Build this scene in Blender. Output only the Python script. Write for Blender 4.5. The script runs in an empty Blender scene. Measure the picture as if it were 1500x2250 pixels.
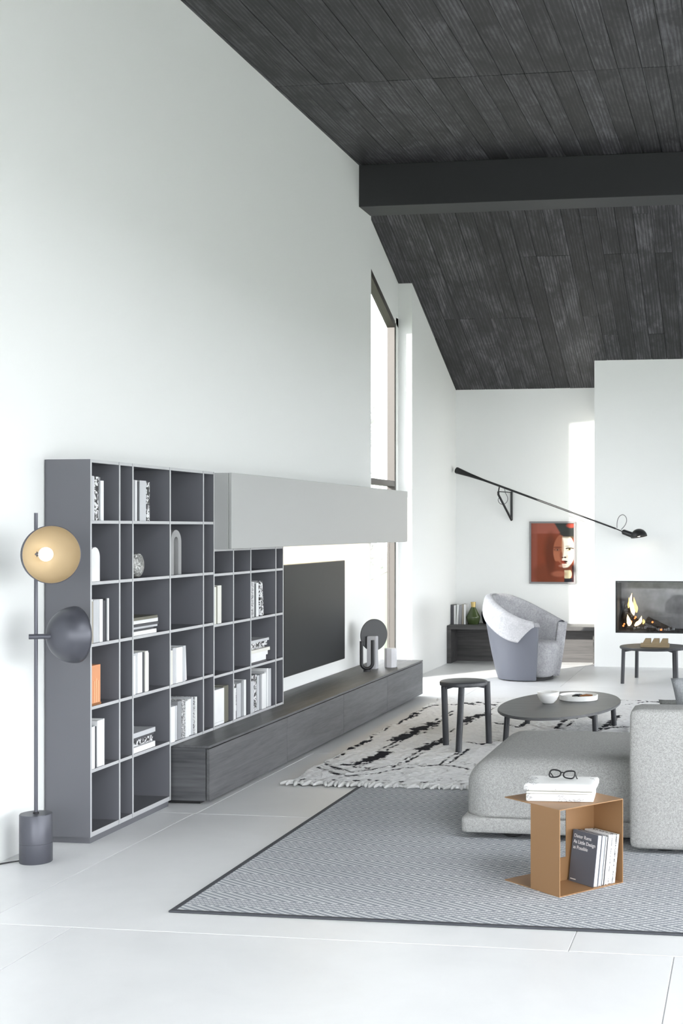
import bpy, bmesh, math, random
import numpy as np
from mathutils import Vector, Matrix
random.seed(7)
rng = np.random.default_rng(7)
sc = bpy.context.scene
COL = sc.collection

# ------------------------------------------------------------------ camera
FPX, U0, V0, EYE = 2950.0, 1196.0, 1160.0, 1.6
TH = math.atan((1650.0 - U0) / FPX)
CT, ST = math.cos(TH), math.sin(TH)
cam = bpy.data.objects.new('camera', bpy.data.cameras.new('camera'))
COL.objects.link(cam)
cam.location = (0, 0, EYE)
cam.rotation_euler = (math.pi / 2, 0, TH)
cam.data.sensor_fit = 'VERTICAL'
cam.data.sensor_height = 36.0
cam.data.lens = FPX / 2250.0 * 36.0
cam.data.shift_x = (750.0 - U0) / 2250.0
cam.data.shift_y = (V0 - 1125.0) / 2250.0
cam.data.clip_end = 300
sc.camera = cam

# ------------------------------------------------------------------ light
world = bpy.data.worlds.new('sky'); sc.world = world
world.use_nodes = True
bg = world.node_tree.nodes['Background']
bg.inputs['Color'].default_value = (0.93, 0.965, 1.0, 1)
bg.inputs['Strength'].default_value = 4.2
SUN_H = Vector((0.551, 0.834, 0)); SUN_T = 0.32
sd = Vector((SUN_H.x, SUN_H.y, -SUN_T)).normalized()
sun = bpy.data.objects.new('sun', bpy.data.lights.new('sun', 'SUN'))
COL.objects.link(sun)
sun.rotation_euler = sd.to_track_quat('-Z', 'Y').to_euler()
sun.data.energy = 5.0
sun.data.angle = math.radians(1.2)
sun.data.color = (1.0, 0.96, 0.88)
sc.view_settings.view_transform = 'Standard'
sc.view_settings.look = 'None'
sc.view_settings.gamma = 1.0
sc.view_settings.use_curve_mapping = False
sc.view_settings.exposure = 1.2

# pixel -> place helpers (distance from the surface the pixel lies on)
def ray(u, v):
    a = (u - U0) / FPX; b = (V0 - v) / FPX
    return (a * CT - ST, a * ST + CT, b)
def atz(u, v, z=0.0):
    r = ray(u, v); t = (z - EYE) / r[2]; return Vector((r[0] * t, r[1] * t, z))
def atx(u, v, x):
    r = ray(u, v); t = x / r[0]; return Vector((x, r[1] * t, EYE + r[2] * t))
def aty(u, v, y):
    r = ray(u, v); t = y / r[1]; return Vector((r[0] * t, y, EYE + r[2] * t))

# ------------------------------------------------------------------ materials
class G:
    """tiny node-graph helper"""
    def __init__(s, name):
        s.m = bpy.data.materials.new(name); s.m.use_nodes = True
        s.t = s.m.node_tree; s.b = s.t.nodes['Principled BSDF']
    def n(s, kind, **kw):
        nd = s.t.nodes.new(kind)
        for k, v in kw.items(): setattr(nd, k, v)
        return nd
    def link(s, a, b): s.t.links.new(a, b)
    def put(s, sock, v):
        if hasattr(v, 'is_output') or isinstance(v, bpy.types.NodeSocket): s.link(v, sock)
        else: sock.default_value = v
    def math(s, op, a, b=0.0, c=None):
        nd = s.n('ShaderNodeMath', operation=op)
        s.put(nd.inputs[0], a); s.put(nd.inputs[1], b)
        if c is not None: s.put(nd.inputs[2], c)
        return nd.outputs[0]
    def coord(s, kind='Object', scale=None, rand=False):
        tc = s.n('ShaderNodeTexCoord').outputs[kind]
        if rand:
            oi = s.n('ShaderNodeObjectInfo').outputs['Random']
            add = s.n('ShaderNodeVectorMath', operation='ADD')
            mul = s.n('ShaderNodeVectorMath', operation='MULTIPLY')
            cb = s.n('ShaderNodeCombineXYZ')
            for i in range(3): s.link(oi, cb.inputs[i])
            s.link(cb.outputs[0], mul.inputs[0]); mul.inputs[1].default_value = (37.0, 91.0, 53.0)
            s.link(tc, add.inputs[0]); s.link(mul.outputs[0], add.inputs[1]); tc = add.outputs[0]
        if scale:
            mp = s.n('ShaderNodeMapping'); s.link(tc, mp.inputs[0]); mp.inputs['Scale'].default_value = scale
            tc = mp.outputs[0]
        return tc
    def noise(s, co, scale, detail=4, rough=0.55, dist=0.0):
        nd = s.n('ShaderNodeTexNoise'); s.link(co, nd.inputs['Vector'])
        nd.inputs['Scale'].default_value = scale; nd.inputs['Detail'].default_value = detail
        nd.inputs['Roughness'].default_value = rough; nd.inputs['Distortion'].default_value = dist
        return nd.outputs[0]
    def ramp(s, fac, stops):
        nd = s.n('ShaderNodeValToRGB'); s.link(fac, nd.inputs[0])
        e = nd.color_ramp.elements
        while len(e) < len(stops): e.new(0.5)
        for i, (p, c) in enumerate(stops):
            e[i].position = p; e[i].color = (c[0], c[1], c[2], 1)
        return nd.outputs[0]
    def mix(s, fac, a, b, kind='MIX'):
        nd = s.n('ShaderNodeMix', data_type='RGBA', blend_type=kind)
        s.put(nd.inputs[0], fac); s.put(nd.inputs[6], a); s.put(nd.inputs[7], b)
        return nd.outputs[2]
    def bump(s, h, strength=0.2, dist=0.01):
        nd = s.n('ShaderNodeBump'); s.link(h, nd.inputs['Height'])
        nd.inputs['Strength'].default_value = strength; nd.inputs['Distance'].default_value = dist
        s.link(nd.outputs[0], s.b.inputs['Normal'])
    def set(s, color=None, rough=None, metal=None, spec=None):
        if color is not None: s.put(s.b.inputs['Base Color'], color if not isinstance(color, tuple) else (*color[:3], 1))
        if rough is not None: s.put(s.b.inputs['Roughness'], rough)
        if metal is not None: s.b.inputs['Metallic'].default_value = metal
        if spec is not None: s.b.inputs['Specular IOR Level'].default_value = spec
        return s.m

def lin(r, g, b):
    f = lambda c: (c / 255 / 12.92) if c / 255 <= 0.04045 else ((c / 255 + 0.055) / 1.055) ** 2.4
    return (f(r), f(g), f(b))

def plain(name, col, rough=0.6, metal=0.0, bscale=None, bstr=0.1, bdist=0.004, var=0.0, spec=None):
    g = G(name); col = tuple(col)
    co = g.coord('Object', rand=True)
    c = col
    if var:
        nz = g.noise(co, 6.0)
        lo = tuple(x * (1 - var) for x in col); hi = tuple(min(1, x * (1 + var)) for x in col)
        c = g.ramp(nz, [(0.3, lo), (0.7, hi)])
    if bscale: g.bump(g.noise(co, bscale, 3), bstr, bdist)
    return g.set(c, rough, metal, spec)

def wood(name, lo, hi, axis='y', rough=0.5, grain=14, rand=True, tint=0.0):
    g = G(name)
    st = {'x': (0.06, 1, 1), 'y': (1, 0.06, 1), 'z': (1, 1, 0.06)}[axis]
    co = g.coord('Object', st, rand)
    n1 = g.noise(co, grain, 5, 0.62, 1.6)
    n2 = g.noise(co, grain * 9, 2, 0.5)
    f = g.math('MULTIPLY_ADD', n2, 0.35, g.math('MULTIPLY', n1, 0.75))
    c = g.ramp(f, [(0.32, lo), (0.68, hi)])
    if tint:
        oi = g.n('ShaderNodeObjectInfo').outputs['Random']
        sc_ = g.math('MULTIPLY_ADD', oi, tint, 1 - tint / 2)
        hs = g.n('ShaderNodeHueSaturation'); g.link(sc_, hs.inputs['Value']); g.link(c, hs.inputs['Color']); c = hs.outputs[0]
    g.bump(f, 0.25, 0.003)
    return g.set(c, rough)

def emit(name, col, strength):
    g = G(name); g.set((0, 0, 0), 0.6)
    g.b.inputs['Emission Color'].default_value = (*col, 1); g.b.inputs['Emission Strength'].default_value = strength
    return g.m

def glass(name, tint=(1, 1, 1), gloss=0.08):
    g = G(name); g.t.nodes.remove(g.b)
    tr = g.n('ShaderNodeBsdfTransparent'); tr.inputs[0].default_value = (*tint, 1)
    gl = g.n('ShaderNodeBsdfGlossy'); gl.inputs['Roughness'].default_value = 0.02
    lw = g.n('ShaderNodeLayerWeight'); lw.inputs[0].default_value = 0.5
    fac = g.math('MULTIPLY_ADD', g.math('POWER', lw.outputs['Facing'], 5.0), 0.6, 0.03)
    mx = g.n('ShaderNodeMixShader')
    g.link(fac, mx.inputs[0])
    g.link(tr.outputs[0], mx.inputs[1]); g.link(gl.outputs[0], mx.inputs[2])
    g.link(mx.outputs[0], g.t.nodes['Material Output'].inputs[0])
    return g.m

M = {}
M['wall'] = plain('white_plaster', (0.80, 0.81, 0.80), 0.9, bscale=90, bstr=0.06)
M['grout'] = plain('grout', (0.42, 0.42, 0.43), 0.9)
def _tile():
    g = G('floor_tile'); co = g.coord('Object', rand=True)
    n = g.noise(co, 1.1, 6, 0.6, 0.8); n2 = g.noise(co, 7, 4)
    f = g.math('MULTIPLY_ADD', n2, 0.3, g.math('MULTIPLY', n, 0.7))
    c = g.ramp(f, [(0.3, (0.70, 0.705, 0.71)), (0.72, (0.79, 0.793, 0.798))])
    r = g.math('MULTIPLY_ADD', n2, 0.2, 0.26)
    return g.set(c, r, spec=0.45)
M['tile'] = _tile()
def _plank():
    g = G('charred_plank')
    co = g.coord('Object', (1, 0.055, 1), True)
    wv = g.n('ShaderNodeTexWave', wave_type='BANDS', bands_direction='X'); g.link(co, wv.inputs['Vector'])
    for k, v in (('Scale', 10.0), ('Distortion', 7.0), ('Detail', 3.0), ('Detail Scale', 1.3), ('Detail Roughness', 0.6)): wv.inputs[k].default_value = v
    gr = g.noise(g.coord('Object', (1, 0.04, 1), True), 150, 3, 0.6)
    bl = g.noise(g.coord('Object', (1, 0.45, 1), True), 4.5, 5, 0.7, 0.6)
    f = g.math('MULTIPLY_ADD', wv.outputs['Fac'], 0.15, g.math('MULTIPLY_ADD', gr, 0.36, g.math('MULTIPLY', bl, 0.74)))
    c = g.ramp(f, [(0.40, (0.005, 0.005, 0.006)), (0.62, (0.020, 0.0195, 0.022)), (0.85, (0.098, 0.095, 0.105))])
    oi = g.n('ShaderNodeObjectInfo').outputs['Random']
    hs = g.n('ShaderNodeHueSaturation'); g.link(g.math('MULTIPLY_ADD', oi, 0.85, 0.62), hs.inputs['Value']); g.link(c, hs.inputs['Color'])
    g.bump(f, 0.3, 0.003)
    return g.set(hs.outputs[0], 0.58)
M['plank'] = _plank()
M['ceil'] = plain('ceiling_backing', (0.012, 0.012, 0.013), 0.9)
M['beam'] = plain('beam_paint', (0.022, 0.023, 0.025), 0.55, bscale=40)
M['shelf'] = plain('slate_lacquer', (0.122, 0.124, 0.138), 0.5, bscale=260, bstr=0.03)
M['edge'] = plain('pale_front_edge', (0.45, 0.455, 0.465), 0.35)
M['cab'] = plain('pale_grey_lacquer', (0.385, 0.39, 0.385), 0.38)
M['oak'] = wood('dark_oak', (0.048, 0.049, 0.052), (0.115, 0.116, 0.121), 'y', 0.5, 12, True)
M['oakz'] = wood('dark_oak_end', (0.040, 0.041, 0.045), (0.112, 0.114, 0.121), 'x', 0.5, 10, True)
M['shadowgap'] = plain('plinth_black', (0.012, 0.012, 0.013), 0.7)
M['tv'] = plain('screen_black', (0.019, 0.020, 0.021), 0.32, spec=0.12)
M['tvrim'] = plain('screen_rim', (0.01, 0.01, 0.01), 0.35)
M['slate'] = plain('slate_metal', (0.085, 0.087, 0.105), 0.38, 0.35, bscale=400, bstr=0.03)
M['amber'] = plain('amber_lining', (0.40, 0.315, 0.195), 0.5, 0.15)
M['bulb'] = emit('lamp_bulb', (1.0, 0.90, 0.74), 1.7)
M['bulb2'] = emit('wall_lamp_bulb', (1.0, 0.86, 0.62), 12.0)
M['led'] = emit('led_strip', (1.0, 0.80, 0.50), 11.0)
M['black'] = plain('black_metal', (0.012, 0.012, 0.014), 0.42, 0.2)
M['disc'] = plain('dark_grey_disc', (0.030, 0.031, 0.034), 0.5, bscale=200, bstr=0.05)
M['cable'] = plain('cable_black', (0.02, 0.02, 0.022), 0.6)
M['wire'] = plain('wire_grey', (0.16, 0.16, 0.165), 0.5)
M['frame'] = plain('window_frame_bronze', (0.062, 0.055, 0.050), 0.45, 0.2)
M['glass'] = glass('window_glass')
M['fglass'] = glass('fire_glass')
M['stain'] = wood('black_stained_ash', (0.014, 0.015, 0.017), (0.050, 0.052, 0.058), 'x', 0.45, 12, True)
M['stainz'] = wood('black_stained_ash_leg', (0.010, 0.011, 0.014), (0.034, 0.036, 0.043), 'z', 0.42, 12, True)
M['tabletop'] = wood('charcoal_ash_top', (0.050, 0.051, 0.054), (0.105, 0.106, 0.110), 'x', 0.42, 12, True)
M['benchw'] = wood('black_bench_oak', (0.022, 0.022, 0.024), (0.075, 0.072, 0.072), 'x', 0.55, 8, True)
M['leather'] = plain('slate_leather', (0.125, 0.132, 0.160), 0.48, bscale=160, bstr=0.08)
def _felt(name, lo, hi):
    g = G(name); co = g.coord('Object')
    n = g.noise(co, 60, 4, 0.7); n2 = g.noise(co, 10, 3)
    f = g.math('MULTIPLY_ADD', n, 0.7, g.math('MULTIPLY', n2, 0.35))
    g.bump(n, 0.35, 0.004)
    return g.set(g.ramp(f, [(0.35, lo), (0.72, hi)]), 0.95, spec=0.1)
M['felt'] = _felt('grey_felt', (0.25, 0.25, 0.265), (0.45, 0.45, 0.465))
M['felt2'] = _felt('lit_felt_fold', (0.38, 0.38, 0.40), (0.56, 0.56, 0.58))
def _boucle(name, lo, hi):
    g = G(name); co = g.coord('Object')
    v = g.n('ShaderNodeTexVoronoi'); g.link(co, v.inputs['Vector']); v.inputs['Scale'].default_value = 420
    n = g.noise(co, 300, 2); n2 = g.noise(co, 40, 4, 0.65)
    f = g.math('MULTIPLY_ADD', g.noise(co, 240, 2, 0.7), 0.62, g.math('MULTIPLY', g.noise(co, 95, 3, 0.7), 0.38))
    g.bump(v.outputs['Distance'], 0.3, 0.003)
    return g.set(g.ramp(f, [(0.36, lo), (0.64, hi)]), 0.95, spec=0.1)
M['sofa'] = _boucle('grey_boucle', (0.25, 0.25, 0.242), (0.47, 0.47, 0.46))
M['pillow'] = _boucle('blue_grey_weave', (0.24, 0.25, 0.26), (0.40, 0.41, 0.43))
M['pillow2'] = _boucle('olive_grey_weave', (0.15, 0.155, 0.15), (0.26, 0.265, 0.255))
M['cognac'] = plain('cognac_metal', (0.31, 0.172, 0.080), 0.45, 0.15, bscale=300, bstr=0.03)
M['white'] = plain('white_ceramic', (0.80, 0.80, 0.79), 0.35)
M['stone'] = plain('pale_stone', (0.70, 0.70, 0.70), 0.6, bscale=60, var=0.12)
M['concrete'] = plain('grey_concrete', (0.40, 0.40, 0.42), 0.75, bscale=70, var=0.12, bstr=0.2)
M['concrete2'] = plain('pale_concrete', (0.58, 0.58, 0.61), 0.75, bscale=70, var=0.10, bstr=0.2)
M['arch'] = plain('grey_plaster_arch', (0.30, 0.30, 0.30), 0.8, bscale=120, var=0.10, bstr=0.2)
def _marble():
    g = G('silver_marble'); co = g.coord('Object')
    n = g.noise(co, 22, 8, 0.75, 3.0)
    return g.set(g.ramp(n, [(0.40, (0.05, 0.05, 0.05)), (0.52, (0.25, 0.25, 0.24)), (0.62, (0.75, 0.75, 0.74))]), 0.3)
M['marble'] = _marble()
M['orange'] = plain('apricot_card', (0.62, 0.28, 0.14), 0.7, var=0.06)
M['orange2'] = plain('apricot_fold', (0.70, 0.36, 0.20), 0.7)
M['brown'] = plain('brown_card', (0.25, 0.10, 0.03), 0.7)
M['gvase'] = plain('olive_glass_glaze', (0.055, 0.080, 0.030), 0.18)
M['gold'] = plain('brass', (0.55, 0.42, 0.18), 0.3, 0.9)
M['blackg'] = plain('black_glaze', (0.010, 0.010, 0.012), 0.2)
M['oakblock'] = wood('oak_block', (0.16, 0.115, 0.060), (0.28, 0.21, 0.12), 'x', 0.55, 14)
M['pages'] = plain('page_block', (0.66, 0.66, 0.64), 0.9)
M['soot'] = plain('firebox_concrete', (0.17, 0.172, 0.18), 0.8, bscale=20, var=0.35, bstr=0.3)
M['sootd'] = plain('firebox_black', (0.012, 0.012, 0.013), 0.7)
M['log'] = plain('charred_log', (0.022, 0.016, 0.012), 0.9, bscale=40, var=0.5, bstr=0.8, bdist=0.02)
M['ash'] = plain('ash', (0.16, 0.16, 0.17), 0.95, bscale=60, var=0.7, bstr=0.8)
M['flame'] = emit('flame', (1.0, 0.55, 0.14), 1.3)
M['flamec'] = emit('flame_core', (1.0, 0.78, 0.38), 1.6)
M['ember'] = emit('ember', (1.0, 0.25, 0.06), 1.0)
M['picframe'] = plain('grey_picture_frame', (0.19, 0.18, 0.185), 0.5)
M['bark'] = plain('pale_bark', (0.30, 0.28, 0.26), 0.9, bscale=20)
M['leaf'] = plain('pale_leaf', (0.42, 0.43, 0.40), 0.8)
M['ground'] = plain('outside_grass', (0.07, 0.085, 0.05), 0.95, bscale=3)
def _attr(name, rough, bscale=None, bstr=0.3):
    g = G(name); a = g.n('ShaderNodeVertexColor'); a.layer_name = 'Col'
    if bscale: g.bump(g.noise(g.coord('Object'), bscale, 3), bstr, 0.006)
    return g.set(a.outputs[0], rough, spec=0.2)
M['berber'] = _attr('berber_wool', 0.95, 160, 0.6)
M['print'] = _attr('poster_print', 0.22)
M['tassel'] = plain('cream_wool', (0.62, 0.62, 0.61), 0.95, bscale=120, var=0.15)
M['binding'] = plain('charcoal_binding', (0.055, 0.058, 0.068), 0.8, bscale=200)
def _herring():
    g = G('herringbone_weave'); co = g.coord('Object')
    sp = g.n('ShaderNodeSeparateXYZ'); g.link(co, sp.inputs[0])
    x, y = sp.outputs[0], sp.outputs[1]
    p = g.math('PINGPONG', y, 0.105)
    w = g.math('MULTIPLY_ADD', x, 0.62, p)
    fr = g.math('FRACT', g.math('DIVIDE', w, 0.0315))
    tri = g.math('ABSOLUTE', g.math('SUBTRACT', fr, 0.5))            # 0 .. .5
    st = g.n('ShaderNodeMapRange'); g.link(tri, st.inputs[0]); st.inputs[1].default_value = 0.18; st.inputs[2].default_value = 0.30
    q = g.math('FRACT', g.math('DIVIDE', g.math('MULTIPLY_ADD', x, 1.0, g.math('MULTIPLY', p, -0.62)), 0.019))
    dash = g.n('ShaderNodeMapRange'); g.link(g.math('ABSOLUTE', g.math('SUBTRACT', q, 0.5)), dash.inputs[0]); dash.inputs[1].default_value = 0.44; dash.inputs[2].default_value = 0.36; dash.inputs[3].default_value = 0.30
    k = g.math('MULTIPLY', st.outputs[0], dash.outputs[0])
    n = g.noise(co, 2.2, 3); k2 = g.math('MULTIPLY', k, g.math('MULTIPLY_ADD', n, 0.7, 0.55))
    c = g.mix(k2, (*lin(142, 146, 153), 1), (*lin(211, 212, 213), 1))
    g.bump(k, 0.4, 0.004)
    return g.set(c, 0.95, spec=0.1)
M['herring'] = _herring()

# book cover materials
BK = {}
for nm, c in dict(white=(0.74, 0.745, 0.75), ivory=(0.70, 0.69, 0.64), silver=(0.50, 0.51, 0.53), grey=(0.27, 0.275, 0.29),
                  charcoal=(0.06, 0.06, 0.068), olive=(0.13, 0.125, 0.095), taupe=(0.32, 0.29, 0.24)).items():
    BK[nm] = plain('cover_' + nm, c, 0.55, bscale=300, bstr=0.04, var=0.05)
def _pattern(name, a, b, scale, thr):
    g = G(name); co = g.coord('Object', rand=True)
    n = g.noise(co, scale, 1, 0.4, 1.5)
    return g.set(g.ramp(n, [(thr - 0.015, a), (thr + 0.015, b)]), 0.5)
BK['patterned'] = _pattern('cover_patterned', (0.02, 0.02, 0.022), (0.70, 0.70, 0.71), 38, 0.50)
BK['speckled'] = _pattern('cover_speckled', (0.10, 0.10, 0.105), (0.60, 0.60, 0.61), 90, 0.50)

# ------------------------------------------------------------------ mesh helpers
OFF = {}
def empty(name, loc, label, cat, group=None, rotz=0.0):
    o = bpy.data.objects.new(name, None); COL.objects.link(o)
    o.empty_display_size = 0.1
    o.location = loc; o.rotation_euler = (0, 0, rotz)
    OFF[o.name] = Vector(loc)
    tag(o, label, cat, group); return o
def tag(o, label=None, cat=None, group=None, kind=None):
    if label: o['label'] = label
    if cat: o['category'] = cat
    if group: o['group'] = group
    if kind: o['kind'] = kind
    return o
def obj(name, bm, mat, parent=None, smooth=False, local=False, base=None, label=None):
    """bm in world coordinates (or in the parent's own when local=True)"""
    if isinstance(bm, bpy.types.Mesh): me = bm
    else:
        me = bpy.data.meshes.new(name); bm.normal_update(); bm.to_mesh(me); bm.free()
    o = bpy.data.objects.new(name, me); COL.objects.link(o)
    mats = mat if isinstance(mat, (list, tuple)) else [mat]
    if not me.materials:
        for m in mats: me.materials.append(m)
    if smooth:
        for p in me.polygons: p.use_smooth = True
        if smooth != 'all':
            try: me.set_sharp_from_angle(angle=math.radians(40))
            except Exception: pass
    off = Vector((0, 0, 0))
    if parent is not None:
        o.parent = parent
        off = OFF.get(parent.name, Vector((0, 0, 0)))
        if not local: me.transform(Matrix.Translation(-off))
        OFF[o.name] = off
    elif base is not None:
        base = Vector(base); me.transform(Matrix.Translation(-base)); o.location = base; OFF[o.name] = base
    if label: o['label'] = label
    return o
def struct(name, bm, mat, parent=None, **k):
    o = obj(name, bm, mat, parent, **k)
    if parent is None: o['kind'] = 'structure'
    return o
def inst(name, me, parent, loc, rot=(0, 0, 0), scale=(1, 1, 1)):
    """alike piece sharing mesh data; loc in world"""
    o = bpy.data.objects.new(name, me); COL.objects.link(o)
    off = OFF.get(parent.name, Vector((0, 0, 0))) if parent else Vector((0, 0, 0))
    if parent: o.parent = parent
    o.location = Vector(loc) - off; o.rotation_euler = rot; o.scale = scale
    return o
def BM(): return bmesh.new()
def box(bm, x0, x1, y0, y1, z0, z1, bev=0.0, seg=2, mi=None):
    vs = [bm.verts.new((x, y, z)) for z in (z0, z1) for y in (y0, y1) for x in (x0, x1)]
    fs = [bm.faces.new([vs[i] for i in q]) for q in ((0, 2, 3, 1), (4, 5, 7, 6), (0, 1, 5, 4), (2, 6, 7, 3), (0, 4, 6, 2), (1, 3, 7, 5))]
    if mi is not None:
        for f, m in zip(fs, mi): f.material_index = m
    if bev > 0:
        es = list({e for f in fs for e in f.edges})
        bmesh.ops.bevel(bm, geom=es, offset=bev, segments=seg, affect='EDGES', profile=0.5)
    return bm
def B1(*a, **k): return box(BM(), *a, **k)
def lathe(bm, prof, n=32, center=(0, 0, 0), mtx=None, cap=True):
    """prof: [(r,z)]; axis z; optional matrix"""
    c = Vector(center); rings = []
    for r, z in prof:
        if r < 1e-6:
            p = Vector((0, 0, z)); p = (mtx @ p) if mtx else p
            rings.append([bm.verts.new(p + c)])
        else:
            ring = []
            for i in range(n):
                a = 2 * math.pi * i / n
                p = Vector((r * math.cos(a), r * math.sin(a), z)); p = (mtx @ p) if mtx else p
                ring.append(bm.verts.new(p + c))
            rings.append(ring)
    for a, b in zip(rings, rings[1:]):
        if len(a) == 1 and len(b) == 1: continue
        for i in range(n):
            j = (i + 1) % n
            if len(a) == 1: bm.faces.new((a[0], b[j], b[i]))
            elif len(b) == 1: bm.faces.new((a[i], a[j], b[0]))
            else: bm.faces.new((a[i], a[j], b[j], b[i]))
    if cap:
        for ring, rev in ((rings[0], True), (rings[-1], False)):
            if len(ring) > 1: bm.faces.new(ring[::-1] if rev else ring)
    bmesh.ops.recalc_face_normals(bm, faces=bm.faces)
    return bm
def tube(bm, pts, r, n=10, cap=True):
    pts = [Vector(p) for p in pts]; rs = r if isinstance(r, (list, tuple)) else [r] * len(pts)
    rings = []; up = None
    for i, p in enumerate(pts):
        t = ((pts[i + 1] if i + 1 < len(pts) else p) - (pts[i - 1] if i else p)).normalized()
        if up is None:
            up = Vector((0, 0, 1)) if abs(t.z) < 0.9 else Vector((1, 0, 0))
        a = t.cross(up)
        if a.length < 1e-5: a = t.orthogonal()
        a.normalize(); b = a.cross(t).normalized(); up = b
        rings.append([bm.verts.new(p + (a * math.cos(2 * math.pi * k / n) + b * math.sin(2 * math.pi * k / n)) * rs[i]) for k in range(n)])
    for a, b in zip(rings, rings[1:]):
        for i in range(n):
            j = (i + 1) % n; bm.faces.new((a[i], a[j], b[j], b[i]))
    if cap: bm.faces.new(rings[0][::-1]); bm.faces.new(rings[-1])
    bmesh.ops.recalc_face_normals(bm, faces=bm.faces)
    return bm
def spline(P, n=5):
    P = [Vector(p) for p in P]; Q = []
    for k in range(len(P) - 1):
        p0, p1, p2, p3 = P[max(k - 1, 0)], P[k], P[k + 1], P[min(k + 2, len(P) - 1)]
        for i in range(n):
            t = i / n
            Q.append(0.5 * ((2 * p1) + (p2 - p0) * t + (2 * p0 - 5 * p1 + 4 * p2 - p3) * t * t + (3 * p1 - p0 - 3 * p2 + p3) * t ** 3))
    return Q + [P[-1]]
def prism(bm, poly, z0, z1, bev=0.0, seg=2):
    a = [bm.verts.new((p[0], p[1], z0)) for p in poly]; b = [bm.verts.new((p[0], p[1], z1)) for p in poly]
    n = len(poly); fs = [bm.faces.new(a[::-1]), bm.faces.new(b)]
    for i in range(n): fs.append(bm.faces.new((a[i], a[(i + 1) % n], b[(i + 1) % n], b[i])))
    bmesh.ops.recalc_face_normals(bm, faces=fs)
    if bev: bmesh.ops.bevel(bm, geom=list({e for f in fs[:2] for e in f.edges}), offset=bev, segments=seg, affect='EDGES')
    return bm
def softbox(x0, x1, y0, y1, z0, z1, r, n=14, puff=(0, 0, 0), rz0=None):
    """cushion: box with rounded edges of radius r and bulging faces"""
    bm = BM(); bmesh.ops.create_cube(bm, size=2.0)
    bmesh.ops.subdivide_edges(bm, edges=bm.edges, cuts=n, use_grid_fill=True)
    c = Vector(((x0 + x1) / 2, (y0 + y1) / 2, (z0 + z1) / 2)); h = Vector(((x1 - x0) / 2, (y1 - y0) / 2, (z1 - z0) / 2))
    for v in bm.verts:
        q = v.co.copy()
        # denser samples near the edges
        q = Vector([math.copysign(1 - (1 - abs(t)) ** 1.6 if abs(t) < 1 else 1, t) for t in q])
        p = Vector((q.x * h.x, q.y * h.y, q.z * h.z))
        rr = Vector([min(r, t) for t in h])
        i = Vector([max(-h[k] + rr[k], min(h[k] - rr[k], p[k])) for k in range(3)])
        d = p - i
        e = Vector([d[k] / rr[k] for k in range(3)])
        m = max(abs(e.x), abs(e.y), abs(e.z)); L = e.length
        if L > 1e-6: p = i + Vector([d[k] * (m / L) for k in range(3)])
        b = [(1 - q[k] ** 2) for k in range(3)]
        p.x += puff[0] * q.x * b[1] * b[2]; p.y += puff[1] * q.y * b[0] * b[2]; p.z += puff[2] * q.z * b[0] * b[1]
        v.co = c + p
    bm.normal_update()
    return bm
def grid_mesh(name, P, cols=None, flip=False):
    """P: (ny,nx,3) array -> mesh, optional per-vertex colours"""
    ny, nx = P.shape[:2]
    me = bpy.data.meshes.new(name)
    idx = np.arange(ny * nx).reshape(ny, nx)
    q = np.stack([idx[:-1, :-1], idx[:-1, 1:], idx[1:, 1:], idx[1:, :-1]], -1).reshape(-1, 4)
    if flip: q = q[:, ::-1]
    return mesh_np(name, P.reshape(-1, 3), q, cols)
def mesh_np(name, V, Q, cols=None):
    me = bpy.data.meshes.new(name)
    me.vertices.add(len(V)); me.vertices.foreach_set('co', np.asarray(V, np.float32).ravel())
    nf = len(Q); k = Q.shape[1]
    me.loops.add(nf * k); me.loops.foreach_set('vertex_index', Q.astype(np.int32).ravel())
    me.polygons.add(nf); me.polygons.foreach_set('loop_start', np.arange(0, nf * k, k, dtype=np.int32))
    me.update(calc_edges=True); me.validate()
    if cols is not None:
        a = me.color_attributes.new('Col', 'FLOAT_COLOR', 'POINT')
        c4 = np.ones((len(V), 4), np.float32); c4[:, :3] = np.asarray(cols).reshape(-1, 3); a.data.foreach_set('color', c4.ravel())
    return me
def text_mesh(s, size, depth=0.0004, align='LEFT'):
    cu = bpy.data.curves.new('lettering', 'FONT'); cu.body = s; cu.size = size; cu.extrude = depth; cu.align_x = align
    o = bpy.data.objects.new('lettering_tmp', cu); COL.objects.link(o)
    bpy.context.view_layer.update()
    me = bpy.data.meshes.new_from_object(o.evaluated_get(bpy.context.evaluated_depsgraph_get()))
    bpy.data.objects.remove(o); me.materials.clear(); return me

# ================================================================== THE ROOM
W = -3.555            # left wall plane
YN, YJ = 12.31, 13.86  # window niche, near and far end
XN = -3.705           # plane at the back of the niche
YB = 16.0             # back wall
ZC = 4.945            # flat ceiling
YS = 12.15            # the ceiling slopes down from here
SL = (ZC - 3.30) / (YB - YS)
def zc(y): return ZC if y < YS else ZC - (y - YS) * SL
YR, XR = -4.5, 6.2    # rear and right end of the hall

struct('floor', B1(-3.9, XR, YR, YB + 0.3, -0.16, -0.0035), M['grout'])
floor = bpy.data.objects['floor']
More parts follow.
